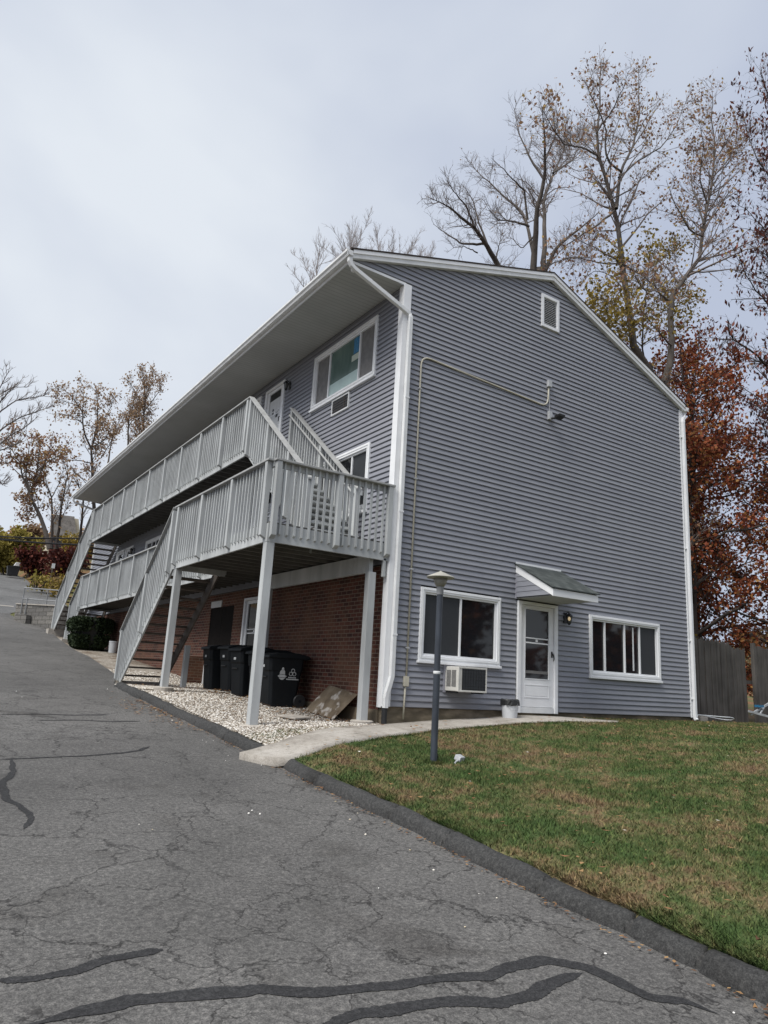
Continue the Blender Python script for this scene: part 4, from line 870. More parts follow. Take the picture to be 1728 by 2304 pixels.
# ------------------------------------------------------------------ lamp post
lp = thing('lamp_post', (-1.37, -3.23, -.5), 'dark blue lamp post with a pale mushroom cap standing on the lawn', 'lamp post')
L0 = (-1.37, -3.23)
m = MB(); m.tube([(L0[0], L0[1], -.60), (L0[0], L0[1], .56)], .043, 20); m.tube([(L0[0], L0[1], .57), (L0[0], L0[1], 1.55)], .040, 20); m.build('pole', 'pole', lp, 'auto')
m = MB(); m.lathe([(.044, .545), (.047, .555), (.047, .575), (.041, .58)], (L0[0], L0[1], 0), 20); m.build('joint_band', 'white_worn', lp)
m = MB(); m.lathe([(.046, 1.535), (.046, 1.63), (.052, 1.64)], (L0[0], L0[1], 0), 20); m.build('collar', 'galv_rail', lp)
m = MB(); m.lathe([(.052, 1.64), (.075, 1.68), (.098, 1.745)], (L0[0], L0[1], 0), 24); m.build('diffuser', 'lampglass', lp, True)
m = MB(); m.lathe([(.10, 1.742), (.172, 1.748), (.182, 1.757), (.172, 1.768), (.11, 1.795), (.05, 1.822), (.02, 1.832), (.012, 1.842)], (L0[0], L0[1], 0), 32); m.build('cap', 'lampcap', lp, 'auto')
m = MB(); m.tube([(L0[0]+.06, L0[1]+.03, -.15), (L0[0]+.06, L0[1]+.03, -.38)], .012, 8); m.build('wire_sleeve', 'white', lp)
m = MB(); m.tube([(L0[0]+.06, L0[1]+.03, -.36), (L0[0]+.09, L0[1]+.02, -.48), (L0[0]+.2, L0[1]-.03, -.52)], .008, 6); m.build('ground_wire', 'wire', lp)
jb = thing('ground_box', (-.98, -3.25, -.5), 'small pale outlet box lying on the grass beside the lamp post', 'outlet box')
zz = lawn(-.98, -3.25); m = MB(); m.hexa([(-1.03, -3.3, zz-.01), (-.93, -3.27, zz-.01), (-.95, -3.19, zz+.02), (-1.05, -3.22, zz+.02), (-1.01, -3.31, zz+.05), (-.91, -3.28, zz+.05), (-.93, -3.20, zz+.08), (-1.03, -3.23, zz+.08)]); m.build('box', 'steel', jb, bevel=.005)
m = MB(); m.tube([(-1.02, -3.28, zz+.02), (-1.09, -3.31, zz+.0), (-1.12, -3.33, zz-.02)], .012, 6); m.build('stub_pipe', 'steel', jb)

# ------------------------------------------------------------------ right side: fence, ladder, hose
fn = thing('stockade_fence', (11, 1.0, 0), 'weathered grey stockade fence with pointed pickets behind the right corner', 'fence')
x = 9.02; k = 0
while x < 12.85:
    top = 2.02+.03*math.sin(k*1.7)+RNG.normal(0, .012) - (.16 if x > 12.1 else 0); w = .088
    zb2 = -.25; y = 1.0+.01*math.sin(k*2.3)
    m = MB(); pt = .0 if x > 12.1 else .09
    m.prism([(x, y, zb2), (x+w, y, zb2), (x+w, y, top-pt), (x+w*.55, y, top), (x+w*.45, y, top), (x, y, top-pt)], (0, .02, 0)); m.build('picket', 'fence', fn); x += w+.004; k += 1
m = MB(); m.box(9.0, 12.8, 1.025, 1.07, .35, .43); m.box(9.0, 12.8, 1.025, 1.07, 1.45, 1.53); m.build('rail', 'fence', fn)
f2 = thing('stockade_fence', (14, 1.4, 0), 'short piece of grey fence with one open rail at the right edge', 'fence')
m = MB(); m.box(13.7, 13.8, 1.2, 1.3, -.2, 2.1); m.build('post', 'fence', f2); m = MB(); m.box(12.7, 15.8, 1.32, 1.36, .92, 1.02); m.build('rail', 'fence', f2)
for k in range(12): MB().box(13.82+.1*k, 13.915+.1*k, 1.2, 1.22, -.2, 2.0+.03*math.sin(k)).build('picket', 'fence', f2)
hs = []
for t in np.linspace(0, 1, 26): a = -2.4+t*3.9; hs.append((9.95+.62*math.cos(a), .15+.30*math.sin(a), lawn(9.9, .0)+.09+.04*math.sin(t*7)))
tag(MB().tube([(8.95, .05, -.02), (9.2, .12, .05)]+hs[5:], .013, 7).build('garden_hose', 'bucket', None, True), 'coiled white garden hose lying by the right downspout', 'hose')
ldr = thing('step_ladder', (12.9, .2, -.05), 'aluminium ladder lying on the grass at the right edge, a blue cap on it', 'ladder')
p = [at(1690, 1607, .2), at(1728, 1583, .4), at(1760, 1565, .5), at(1684, 1600, .2), at(1735, 1614, .1)]
m = MB(); m.beam(p[3], p[4]+(p[4]-p[3])*.6, .03, .055); m.beam(p[0], p[2]+(p[2]-p[0])*.3, .03, .055); m.build('stile', 'steel', ldr)
m = MB(); m.beam(lerp(p[3], p[4], .5), lerp(p[0], p[2], .42), .03, .03); m.beam(lerp(p[3], p[4], .95), lerp(p[0], p[2], .8), .03, .03); m.build('rung', 'steel', ldr)
m = MB(); q_ = lerp(p[0], p[2], .25); m.box(q_[0]-.12, q_[0]+.10, q_[1]-.08, q_[1]+.06, q_[2]+.05, q_[2]+.11); m.build('top_cap', 'sticker_blue', ldr)
tag(MB().tube([(8.98, .25, 1.0), (9.3, .55, .1)], .012, 6).build('pole', 'steel', None), 'thin pole leaning on the fence beside the house corner', 'pole')
bl = MB(); bl.box(9.62, 9.95, .35, .6, -.12, .0); bl.box(9.72, 9.9, .38, .55, .0, .045)
tag(bl.build('brick_pile', 'pad', None, bevel=.01), 'small heap of bricks inside the loop of hose', 'bricks')

# ------------------------------------------------------------------ trees
def unit(v): return v/(np.linalg.norm(v)+1e-9)
KD = 1.0
class Tree:
    def __init__(s, seed): s.g = np.random.default_rng(seed); s.pol = {0: [], 1: [], 2: [], 3: []}; s.tips = []
    def limb(s, pts, r0, r1, lev=0): s.pol[lev].append((np.array(pts, float), np.linspace(r0, r1, len(pts))))
    def grow(s, lev, dens, lfrac, ang, upb, t0=.25, wob=.18, npt=5, minr=.006, maxlen=4.0, lmin=.25):
        g = s.g
        for P, rr in list(s.pol[lev]):
            d = np.r_[0, np.cumsum(np.linalg.norm(np.diff(P, axis=0), axis=1))]; L = d[-1]; n = g.poisson(dens*L*(1-t0)*(KD*3.0, KD*3.4, 1.6)[lev])
            for _ in range(n):
                t = t0+(1-t0)*g.random()**.8; sL = t*L; i = min(np.searchsorted(d, sL), len(d)-1); i = max(i, 1)
                f = (sL-d[i-1])/(d[i]-d[i-1]+1e-9); p = P[i-1]+(P[i]-P[i-1])*f; tan = unit(P[i]-P[i-1]); r = rr[i-1]+(rr[i]-rr[i-1])*f
                side = unit(np.cross(tan, g.normal(size=3))); a = ang*(.6+.8*g.random())
                dr = unit(tan*math.cos(a)+side*math.sin(a)+np.array([0, 0, upb])); ln = min(maxlen, max(lmin, lfrac*L*(1-.82*t)*(.5+.9*g.random())))
                q = [p]; st = ln/npt
                for k in range(npt):
                    dr = unit(dr+g.normal(0, wob, 3)+np.array([0, 0, upb*.25])); q.append(q[-1]+dr*st)
                cr_ = max(minr, r*.55*(.6+.5*g.random())); cr_ = min(cr_, max(minr, ln*.018)); s.pol[lev+1].append((np.array(q), np.linspace(cr_, max(minr*.6, cr_*.25), npt+1)))
    def wood(s, levels, name, mat, parent, sides):
        V = []; F = []; o = 0
        for lv in levels:
            for P, rr in s.pol[lv]:
                n = len(P); T = np.gradient(P, axis=0); T /= np.linalg.norm(T, axis=1)[:, None]+1e-9
                ref = np.array([.31, .87, .38]); A = np.cross(T, ref); A /= np.linalg.norm(A, axis=1)[:, None]+1e-9; B = np.cross(T, A)
                k = sides[lv]; an = np.arange(k)*2*math.pi/k
                ring = P[:, None, :]+rr[:, None, None]*(A[:, None, :]*np.cos(an)[None, :, None]+B[:, None, :]*np.sin(an)[None, :, None])
                V.append(ring.reshape(-1, 3)); i, j = np.meshgrid(np.arange(n-1), np.arange(k), indexing='ij'); j2 = (j+1) % k
                F.append(np.stack([i*k+j, i*k+j2, (i+1)*k+j2, (i+1)*k+j], -1).reshape(-1, 4)+o); o += n*k
        if V: return raw(name, np.concatenate(V), np.concatenate(F), mat, parent, True)
    def leaves(s, lev, per, size, mat, parent, name='crown', droop=0.0, spread=.12, aspect=1.5, keep=None, tmin=.3):
        g = s.g; C = []
        for P, rr in s.pol[lev]:
            if keep is not None and not keep(P[-1]): continue
            n = g.poisson(per); ts = (tmin+(1-tmin)*g.random(n))*(len(P)-1)
            for t in ts: i = min(int(t), len(P)-2); C.append(P[i]+(P[i+1]-P[i])*(t-i))
        if not C: return
        C = np.array(C)+g.normal(0, spread, (len(C), 3)); n = len(C)
        a = g.normal(size=(n, 3)); a[:, 2] -= droop*2.5; a /= np.linalg.norm(a, axis=1)[:, None]; b = np.cross(a, g.normal(size=(n, 3))); b /= np.linalg.norm(b, axis=1)[:, None]
        sz = size*(.6+.8*g.random(n))[:, None]; nn = np.cross(a, b)*sz*.18
        V = np.stack([C-a*sz*aspect/2, C+b*sz/2+nn, C+a*sz*aspect/2, C-b*sz/2+nn], 1).reshape(-1, 3)
        return raw(name, V, np.arange(4*n).reshape(-1, 4), mat, parent)
c6 = lambda p: (900+p[0]*.4991, 80+p[1]*.4991)
RS = .62
def limbs_px(T, lst, y, conv, dy=1.1, smooth=14):
    for pts, r0, r1 in lst:
        e = T.g.normal(0, dy); s0 = 0.0; q = resample(pts, smooth); q += np.r_[[[0, 0]], T.g.normal(0, 1.4, (smooth-2, 2)), [[0, 0]]]
        P = [at(*conv(p), y+e*(i/(smooth-1))**1.2) for i, p in enumerate(q)]; T.limb(P, r0*RS, r1*RS, 0)
def down(T, top, zb, r): T.limb([np.array([top[0]+.25*(1-t), top[1], lerp(zb, top[2], t)])+np.array([.08*math.sin(5*t), 0, 0])*(1-t) for t in np.linspace(0, 1, 10)], r*1.35, r, 0)
KD = 1.05
# tall half bare tree behind the right gable slope
y = 4.2; T = Tree(21); t1 = thing('autumn_tree', at(*c6((1110, 1480)), y)*np.array([1, 1, 0]), 'tallest tree behind the house, slim grey trunk with scattered brown leaves', 'tree')
limbs_px(T, [([(1110, 1490), (1050, 1400), (1028, 1200), (1000, 1020), (985, 880), (965, 770), (930, 650), (895, 560), (885, 440), (905, 300), (900, 220), (908, 105)], .22, .02),
 ([(975, 780), (990, 640), (1000, 600), (1050, 500), (1080, 350), (1075, 150)], .11, .015), ([(1000, 615), (950, 580), (925, 520), (930, 420), (890, 330), (830, 200)], .07, .012),
 ([(985, 640), (1080, 560), (1180, 500), (1240, 420), (1300, 270)], .06, .012), ([(890, 540), (820, 505), (740, 490), (690, 420), (640, 330)], .06, .012), ([(965, 790), (900, 850), (820, 900), (740, 950), (680, 1030)], .07, .012),
 ([(1000, 1030), (900, 1025), (800, 1000), (700, 1015)], .05, .01), ([(1000, 1030), (1090, 1080), (1150, 1130), (1190, 1190)], .07, .03), ([(950, 740), (1050, 690), (1130, 610), (1200, 560)], .05, .01), ([(885, 440), (960, 330), (1010, 230), (1030, 160)], .05, .01),
 ([(980, 880), (900, 880), (840, 960)], .04, .01), ([(1015, 1150), (950, 1080), (880, 1060), (830, 1090)], .04, .01), ([(1040, 1330), (1120, 1240), (1180, 1150), (1260, 1080)], .05, .01)], y, c6)
down(T, at(*c6((1110, 1490)), y), -.2, .22)
T.grow(0, 2.5, .24, .9, .2, .30, .14, 5, .007, 3.2, .6); T.grow(1, 2.6, .46, .75, .15, .2, .16, 4, .004, 1.3, .3)
T.wood([0], 'trunk', 'bark', t1, {0: 10}); T.wood([1, 2], 'branches', 'twig', t1, {1: 4, 2: 3})
T.leaves(2, .95, .08, 'leaf_brown', t1, 'crown', .3, .10)
# right tree with the curved trunk
y = 3.4; T = Tree(33); t2 = thing('autumn_tree', at(*c6((1190, 1560)), y)*np.array([1, 1, 0]), 'tree with a sharply curved trunk rising past the right end of the roof', 'tree')
limbs_px(T, [([(1185, 1580), (1228, 1450), (1222, 1330), (1212, 1200), (1240, 1140), (1300, 1075), (1350, 1010), (1366, 890), (1385, 760), (1412, 650), (1420, 500), (1405, 380), (1410, 270)], .20, .02),
 ([(1365, 905), (1310, 885), (1280, 830), (1240, 760), (1200, 650)], .06, .01), ([(1370, 850), (1345, 760), (1320, 700), (1310, 600), (1330, 500)], .06, .01), ([(1400, 690), (1460, 600), (1520, 520), (1560, 440)], .05, .01), ([(1385, 760), (1350, 640), (1370, 500), (1350, 380)], .05, .01),
 ([(1212, 1195), (1150, 1150), (1100, 1150), (1060, 1090)], .06, .01), ([(1345, 1015), (1410, 985), (1440, 1020)], .035, .012), ([(1290, 1090), (1300, 1150)], .03, .015), ([(1225, 1400), (1150, 1320), (1100, 1250)], .05, .01), ([(1412, 640), (1480, 560), (1540, 380)], .04, .01)], y, c6, 1.2)
down(T, at(*c6((1185, 1580)), y), -.2, .22)
T.grow(0, 2.7, .25, .9, .18, .30, .14, 5, .006, 2.6, .6); T.grow(1, 2.8, .42, .75, .1, .2, .16, 4, .004, 1.1, .3)
T.wood([0], 'trunk', 'bark', t2, {0: 10}); T.wood([1, 2], 'branches', 'twig', t2, {1: 4, 2: 3}); T.leaves(2, 1.0, .08, 'leaf_brown', t2, 'crown', .3, .10)
# olive yellow saplings between them
y = 4.8; T = Tree(35); t3 = thing('understory_tree', at(*c6((1130, 1500)), y)*np.array([1, 1, 0]), 'olive yellow leaved small tree showing between the trunks over the roof', 'tree')
limbs_px(T, [([(1120, 1560), (1090, 1400), (1100, 1250), (1120, 1080), (1130, 930)], .06, .012), ([(1100, 1320), (1000, 1230), (900, 1180)], .04, .01), ([(1105, 1280), (1200, 1240), (1320, 1190)], .04, .01), ([(1110, 1150), (1040, 1060), (950, 1000)], .03, .01), ([(1115, 1060), (1190, 1000), (1250, 930)], .03, .01),
 ([(1095, 1400), (1010, 1340), (930, 1300)], .04, .01), ([(1095, 1390), (1200, 1330), (1290, 1290)], .04, .01), ([(1100, 1480), (1040, 1420), (1000, 1400)], .03, .01)], y, c6, 1.5)
T.grow(0, 3.0, .28, .8, .12, .2, .16, 5, .005, 2.0, .5); T.grow(1, 2.6, .5, .8, .05, .2, .2, 4, .003, 1.0, .3)
T.wood([0], 'trunk', 'bark', t3, {0: 8}); T.wood([1, 2], 'branches', 'twig', t3, {1: 4, 2: 3}); T.leaves(2, 2.8, .085, 'leaf_yellow', t3, 'crown', .2, .2)
# bare multi trunk tree
y = 9.5; T = Tree(41); t4 = thing('bare_tree', at(*c6((620, 1060)), y)*np.array([1, 1, 0]), 'bare many stemmed tree rising over the middle of the roof', 'tree')
limbs_px(T, [([(600, 1060), (610, 900), (620, 780), (650, 650), (655, 500), (640, 320)], .24, .02), ([(645, 1060), (652, 900), (648, 750), (690, 620), (730, 540), (760, 420)], .20, .02), ([(655, 1058), (710, 950), (780, 890), (850, 840), (900, 790)], .17, .02),
 ([(605, 1000), (575, 850), (540, 780), (480, 740), (400, 660), (350, 620), (320, 570)], .14, .015), ([(580, 860), (520, 840), (440, 830), (400, 780)], .09, .012), ([(610, 900), (550, 960), (490, 900)], .06, .012), ([(650, 650), (590, 560), (540, 450), (515, 330)], .10, .012), ([(655, 560), (700, 450), (690, 330)], .08, .012),
 ([(575, 830), (560, 700), (480, 620), (410, 550)], .09, .012), ([(660, 1040), (760, 1000), (860, 1000)], .06, .012), ([(690, 620), (780, 560), (830, 440)], .08, .012)], y, c6, 2.0)
down(T, at(*c6((625, 1060)), y), -.1, .34)
T.grow(0, 2.4, .27, .85, .18, .25, .18, 6, .008, 3.4, .6); T.grow(1, 2.2, .42, .75, .2, .2, .2, 4, .006, 1.7, .4); T.grow(2, .9, .5, .7, .2, .2, .2, 3, .005, .8, .25)
T.wood([0], 'trunk', 'bark', t4, {0: 9}); T.wood([1, 2, 3], 'branches', 'twig', t4, {1: 4, 2: 3, 3: 3}); T.leaves(2, .15, .06, 'leaf_tan', t4, 'last_leaves', .2, .1)
y = 10.5; T = Tree(47); t5 = thing('bare_tree', at(*c6((440, 1040)), y)*np.array([1, 1, 0]), 'bare tree leaning left over the roof ridge, left of the many stemmed tree', 'tree')
limbs_px(T, [([(445, 1045), (400, 960), (340, 870), (290, 830), (220, 770), (130, 730)], .20, .015), ([(390, 940), (280, 940), (220, 900), (150, 850)], .10, .012), ([(340, 870), (300, 770), (240, 700), (210, 650)], .09, .012), ([(400, 960), (350, 830), (330, 740), (280, 670)], .09, .012), ([(430, 1010), (450, 930), (465, 880)], .05, .01), ([(350, 980), (290, 950), (240, 955)], .05, .01)], y, c6, 1.6)
down(T, at(*c6((445, 1045)), y), -.1, .22)
T.grow(0, 2.8, .3, .85, .18, .2, .18, 5, .008, 2.6, .5); T.grow(1, 2.4, .45, .75, .2, .2, .2, 4, .006, 1.4, .3); T.grow(2, .8, .5, .7, .2, .2, .2, 3, .005, .7, .25)
T.wood([0], 'trunk', 'bark', t5, {0: 9}); T.wood([1, 2, 3], 'branches', 'twig', t5, {1: 4, 2: 3, 3: 3})
# pale bare crowns far behind the roof
def auto(T, base, H, cr_w, nl=7, tr=.2, t_lo=.3, lean=(0, 0), up=.8):
    base = np.array(base, float); g = T.g; P = [base+np.array([lean[0]*t+g.normal(0, .03)*H*.3*t, lean[1]*t+g.normal(0, .03)*H*.3*t, H*.92*t]) for t in np.linspace(0, 1, 12)]; T.limb(P, tr, tr*.12)
    P = np.array(P); 
    for k in range(nl):
        t = t_lo+(1-t_lo)*(k+g.random())/nl*.92; i = t*11; p = P[int(i)]+(P[min(int(i)+1, 11)]-P[int(i)])*(i-int(i)); a = k*2.4+g.random()
        d = np.array([math.cos(a), math.sin(a), up*(.6+.6*g.random())]); ln = cr_w*(1.12-.60*t)*(.75+.5*g.random()); q = [p]
        for j in range(6): d = unit(d+g.normal(0, .16, 3)+np.array([0, 0, .07])); q.append(q[-1]+d*ln/6)
        T.limb(q, tr*.42*(1.2-t), .012)
for k, (u, v, y, lab) in enumerate(((720, 575, 50, 'pale bare tree far behind the roof, left of the gutter corner'), (790, 560, 55, 'pale bare tree far behind the roof, tallest of the pale group'), (850, 575, 52, 'pale bare tree far behind the roof, in the middle of the pale group'), (905, 585, 56, 'pale bare tree far behind the roof, fourth of the pale group'), (960, 595, 53, 'pale bare tree far behind the roof, right hand one of the pale group'))):
    top = at(u, v-(78, 112, 112, 105, 92)[k], y); zb = 3.0; T = Tree(60+k); tt = thing('bare_tree', (top[0], y, zb), lab, 'tree', 'pale bare trees far behind the roof')
    auto(T, (top[0], y, zb), top[2]-zb, 7.5, 30, .24, .5, up=1.3)
    T.grow(0, 1.3, .22, .6, .35, .3, .12, 5, .016, 3.0, .8); T.grow(1, 1.4, .5, .6, .3, .2, .15, 4, .012, 1.6, .5)
    T.wood([0], 'trunk', 'twig_pale', tt, {0: 7}); T.wood([1, 2], 'branches', 'twig_pale', tt, {1: 4, 2: 3})
# dark tree at the right frame edge with hanging leaves
y = 2.0; T = Tree(71); t6 = thing('dark_tree', at(1790, 1500, y)*np.array([1, 1, 0]), 'dark tree at the right edge with long hanging maroon leaves', 'tree')
idn = lambda p: p
limbs_px(T, [([(1800, 1500), (1795, 1200), (1790, 900), (1785, 600), (1765, 400), (1735, 230), (1712, 160)], .24, .02), ([(1795, 960), (1760, 860), (1700, 795), (1650, 765), (1600, 760)], .12, .02), ([(1650, 765), (1640, 745), (1637, 720)], .05, .03), ([(1790, 800), (1740, 700), (1690, 640), (1650, 560)], .07, .012), ([(1785, 620), (1740, 540), (1690, 480), (1650, 450)], .06, .012), ([(1770, 470), (1730, 400), (1690, 330), (1670, 250)], .05, .012),
 ([(1795, 720), (1740, 600), (1700, 560)], .05, .012), ([(1785, 560), (1750, 420), (1720, 300)], .05, .012), ([(1795, 1000), (1730, 930), (1670, 900)], .06, .012), ([(1790, 640), (1850, 520), (1900, 400)], .07, .012), ([(1790, 860), (1870, 760), (1930, 640)], .07, .012)], y, idn, 1.5)
T.grow(0, 2.8, .22, .85, .1, .2, .16, 5, .007, 2.4, .5); T.grow(1, 2.8, .45, .8, -.05, .2, .18, 4, .004, 1.1, .3)
T.wood([0], 'trunk', 'bark_dark', t6, {0: 10}); T.wood([1, 2], 'branches', 'bark_dark', t6, {1: 4, 2: 3}); T.leaves(2, 1.0, .075, 'leaf_dark', t6, 'crown', 1.0, .12, 2.6)
KD = 1.0
# russet trees behind the fence
RU = [(14.4, 3.6, 14.2, 4.0, 'russet beech right behind the fence, its crown touching the house corner'), (17.5, 5.5, 16.0, 4.8, 'russet beech deeper in, with a thick crown over the fence'), (18.0, 2.2, 13.0, 4.2, 'russet tree at the right edge beyond the open rail'), (19.0, 8.0, 15.0, 4.4, 'taller russet tree in the second row behind the fence'), (14.6, 8.2, 14.0, 3.6, 'tall narrow russet tree in the second row near the house')]
for k, (x, y, H, cw, lab) in enumerate(RU):
    T = Tree(80+k); tt = thing('beech_tree', (x, y, -.2), lab, 'tree', 'russet trees behind the fence')
    auto(T, (x, y, -.3), H, cw, 20, .16, .12, (T.g.normal(0, .4), 0), .35)
    T.grow(0, 2.4, .3, .8, .0, .2, .16, 5, .006, 2.0, .4); T.grow(1, 2.6, .5, .8, 0, .2, .2, 4, .004, .9, .3)
    T.wood([0], 'trunk', 'bark_dark', tt, {0: 8}); T.wood([1, 2], 'branches', 'bark_dark', tt, {1: 4, 2: 3}); T.leaves(2, 6.0, .088, ('leaf_red', 'leaf_red', 'leaf_red', 'leaf_red', 'leaf_maroon')[k], tt, 'crown', .2, .14, 1.4)
# brush low behind the fence
for k, (x, y, H, w_, mt, lab) in enumerate(((12.2, 3.2, 3.0, 1.6, 'leaf_yellow', 'yellow brown shrub just over the fence top'), (15.2, 2.9, 2.6, 1.6, 'leaf_red', 'russet shrub seen through the open fence rail'), (18.2, 3.2, 3.4, 2.0, 'leaf_brown', 'brown shrub at the far right behind the fence'))):
    T = Tree(95+k); tt = thing('shrub', (x, y, -.2), lab, 'shrub'); auto(T, (x, y, -.3), H, w_, 14, .06, .08, (0, 0), .7)
    T.grow(0, 3.4, .4, .8, .1, .1, .18, 4, .005, 1.2, .3); T.grow(1, 3.0, .5, .8, 0, .1, .2, 3, .004, .6, .2)
    T.wood([0], 'stems', 'bark_dark', tt, {0: 6}); T.wood([1, 2], 'branches', 'bark_dark', tt, {1: 3, 2: 3}); T.leaves(2, 3.0, .09, mt, tt, 'foliage', .2, .1)

RS = .6
# ------------------------------------------------------------------ far left: street side
c5 = lambda p: (p[0]*420/1659, 820+p[1]*420/1659)
y = 36.0; T = Tree(101); a1 = thing('bare_tree', at(-60, 1250, y)*np.array([1, 1, 0]), 'bare tree reaching in from the left edge over the driveway', 'tree')
limbs_px(T, [([(-260, 1700), (-240, 1200), (-200, 800), (-150, 500), (-60, 300), (30, 160), (60, 90)], .30, .03), ([(-230, 1100), (-100, 850), (0, 760), (140, 720), (230, 640)], .12, .02), ([(-200, 800), (-60, 640), (60, 540), (200, 460), (330, 420), (480, 360)], .12, .02), ([(-170, 600), (-20, 440), (120, 330), (240, 300), (400, 280)], .10, .02), ([(-150, 500), (0, 330), (100, 220), (180, 150)], .10, .02), ([(-120, 420), (0, 260), (130, 200), (250, 200)], .08, .02), ([(-210, 900), (-60, 760), (80, 640), (220, 560), (300, 500)], .10, .02), ([(-220, 1000), (-100, 1000), (20, 1060), (70, 1060)], .06, .02)], y, c5, 1.0)
T.grow(0, 2.2, .20, .6, .35, .3, .12, 5, .016, 2.8, .6); T.grow(1, 1.5, .45, .6, .2, .2, .15, 4, .013, 1.4, .4)
T.wood([0], 'trunk', 'bark', a1, {0: 8}); T.wood([1, 2], 'branches', 'twig', a1, {1: 4, 2: 3})
y = 52.0; T = Tree(103); a2 = thing('autumn_tree', at(*c5((420, 1600)), y)*np.array([1, 1, 0]), 'red brown leaved tree with a twisting trunk beside the far street', 'tree')
limbs_px(T, [([(440, 1640), (410, 1500), (370, 1380), (320, 1280), (285, 1210), (270, 1130), (300, 1050), (330, 950), (345, 820), (350, 700)], .34, .04), ([(285, 1200), (240, 1090), (195, 980), (180, 880), (120, 780), (60, 700)], .16, .02), ([(275, 1130), (230, 1010), (240, 870), (260, 720), (300, 600)], .14, .02), ([(310, 1040), (390, 900), (440, 760), (470, 640)], .12, .02), ([(330, 950), (430, 860), (540, 800), (600, 700)], .10, .02), ([(200, 1000), (90, 900), (20, 850)], .08, .02), ([(300, 1250), (250, 1330), (200, 1340)], .06, .02), ([(180, 900), (90, 800), (110, 640), (140, 560)], .08, .02)], y, c5, 1.6)
T.grow(0, 1.7, .24, .8, .1, .25, .14, 5, .016, 2.4, .6); T.grow(1, 2.0, .5, .8, .05, .2, .18, 4, .010, 1.3, .4)
T.wood([0], 'trunk', 'bark', a2, {0: 9}); T.wood([1, 2], 'branches', 'twig', a2, {1: 4, 2: 3}); T.leaves(2, 6.0, .15, 'leaf_brown', a2, 'crown', .2, .25)
y = 58.0; T = Tree(105); a3 = thing('autumn_tree', at(*c5((820, 1400)), y)*np.array([1, 1, 0]), 'tall brown leaved tree rising behind the far end of the eaves', 'tree')
limbs_px(T, [([(860, 1640), (830, 1200), (825, 980), (810, 750), (850, 620), (870, 480), (865, 330), (850, 230)], .36, .03), ([(815, 760), (760, 640), (735, 540), (735, 420), (680, 340), (600, 250), (500, 190)], .16, .02), ([(820, 880), (720, 855), (610, 850), (530, 830)], .10, .02), ([(830, 730), (920, 680), (980, 590), (1020, 560)], .12, .02), ([(850, 620), (930, 480), (990, 370), (1010, 280)], .12, .02), ([(735, 430), (740, 320), (740, 180)], .08, .02), ([(735, 520), (640, 460), (540, 440), (460, 440)], .08, .02), ([(700, 370), (580, 330), (500, 300)], .07, .02), ([(900, 830), (980, 700), (1000, 640)], .10, .02)], y, c5, 1.8)
T.grow(0, 1.6, .24, .8, .1, .25, .14, 5, .018, 2.8, .7); T.grow(1, 1.9, .5, .8, .05, .2, .18, 4, .011, 1.4, .4)
T.wood([0], 'trunk', 'bark_dark', a3, {0: 9}); T.wood([1, 2], 'branches', 'twig', a3, {1: 4, 2: 3}); T.leaves(2, 3.0, .15, 'leaf_tan', a3, 'crown', .2, .25)
y = 64.0; T = Tree(107); a4 = thing('autumn_tree', at(*c5((1280, 900)), y)*np.array([1, 1, 0]), 'pale tan tree with a rounded top behind the eaves, right of the tall brown tree', 'tree')
limbs_px(T, [([(1300, 1300), (1285, 700), (1275, 520), (1290, 350), (1280, 150), (1260, 60)], .34, .03), ([(1130, 900), (1140, 700), (1140, 500), (1180, 380), (1200, 250), (1150, 140)], .22, .02), ([(1140, 560), (1220, 430), (1260, 350)], .10, .02), ([(1280, 420), (1350, 330), (1420, 230), (1440, 150)], .12, .02), ([(960, 900), (980, 740), (1010, 600), (1080, 460)], .16, .02), ([(1285, 300), (1340, 180), (1360, 90)], .1, .02)], y, c5, 2.0)
T.grow(0, 1.9, .24, .7, .2, .25, .12, 5, .018, 2.6, .7); T.grow(1, 2.1, .5, .7, .1, .2, .16, 4, .012, 1.4, .4)
T.wood([0], 'trunk', 'bark', a4, {0: 8}); T.wood([1, 2], 'branches', 'twig', a4, {1: 4, 2: 3}); T.leaves(2, 4.0, .13, 'leaf_tan', a4, 'crown', .2, .25, keep=lambda p: True)
for k, (pts, y, lab) in enumerate((([(460, 1640), (465, 1400), (460, 1180), (420, 1080), (350, 1000)], 56, 'dark double stemmed tree in front of the far house roof, left stem'), ([(500, 1640), (530, 1400), (555, 1200), (600, 1000), (600, 880)], 57, 'dark slim tree in front of the far house roof, right of the double stem'), ([(700, 1640), (730, 1350), (745, 1180), (700, 1080), (640, 990)], 55, 'dark tree beside the far end of the eaves soffit'))):
    T = Tree(110+k); tt = thing('bare_tree', at(*c5(pts[0]), y)*np.array([1, 1, 0]), lab, 'tree')
    limbs_px(T, [(pts, .24, .03), ([pts[2], (pts[2][0]+60, pts[2][1]-110), (pts[2][0]+110, pts[2][1]-260)], .08, .02), ([pts[3], (pts[3][0]-20, pts[3][1]-90), (pts[3][0]-70, pts[3][1]-180)], .07, .02), ([pts[1], (pts[1][0]+70, pts[1][1]-140), (pts[1][0]+90, pts[1][1]-280)], .07, .02)], y, c5, 1.5)
    T.grow(0, 1.6, .24, .7, .2, .25, .14, 5, .015, 2.4, .6); T.grow(1, 1.8, .5, .7, .1, .2, .18, 4, .010, 1.3, .4)
    T.wood([0], 'trunk', 'bark_dark', tt, {0: 8}); T.wood([1, 2], 'branches', 'twig', tt, {1: 4, 2: 3}); T.leaves(2, .35, .2, 'leaf_tan', tt, 'last_leaves', .2, .25)
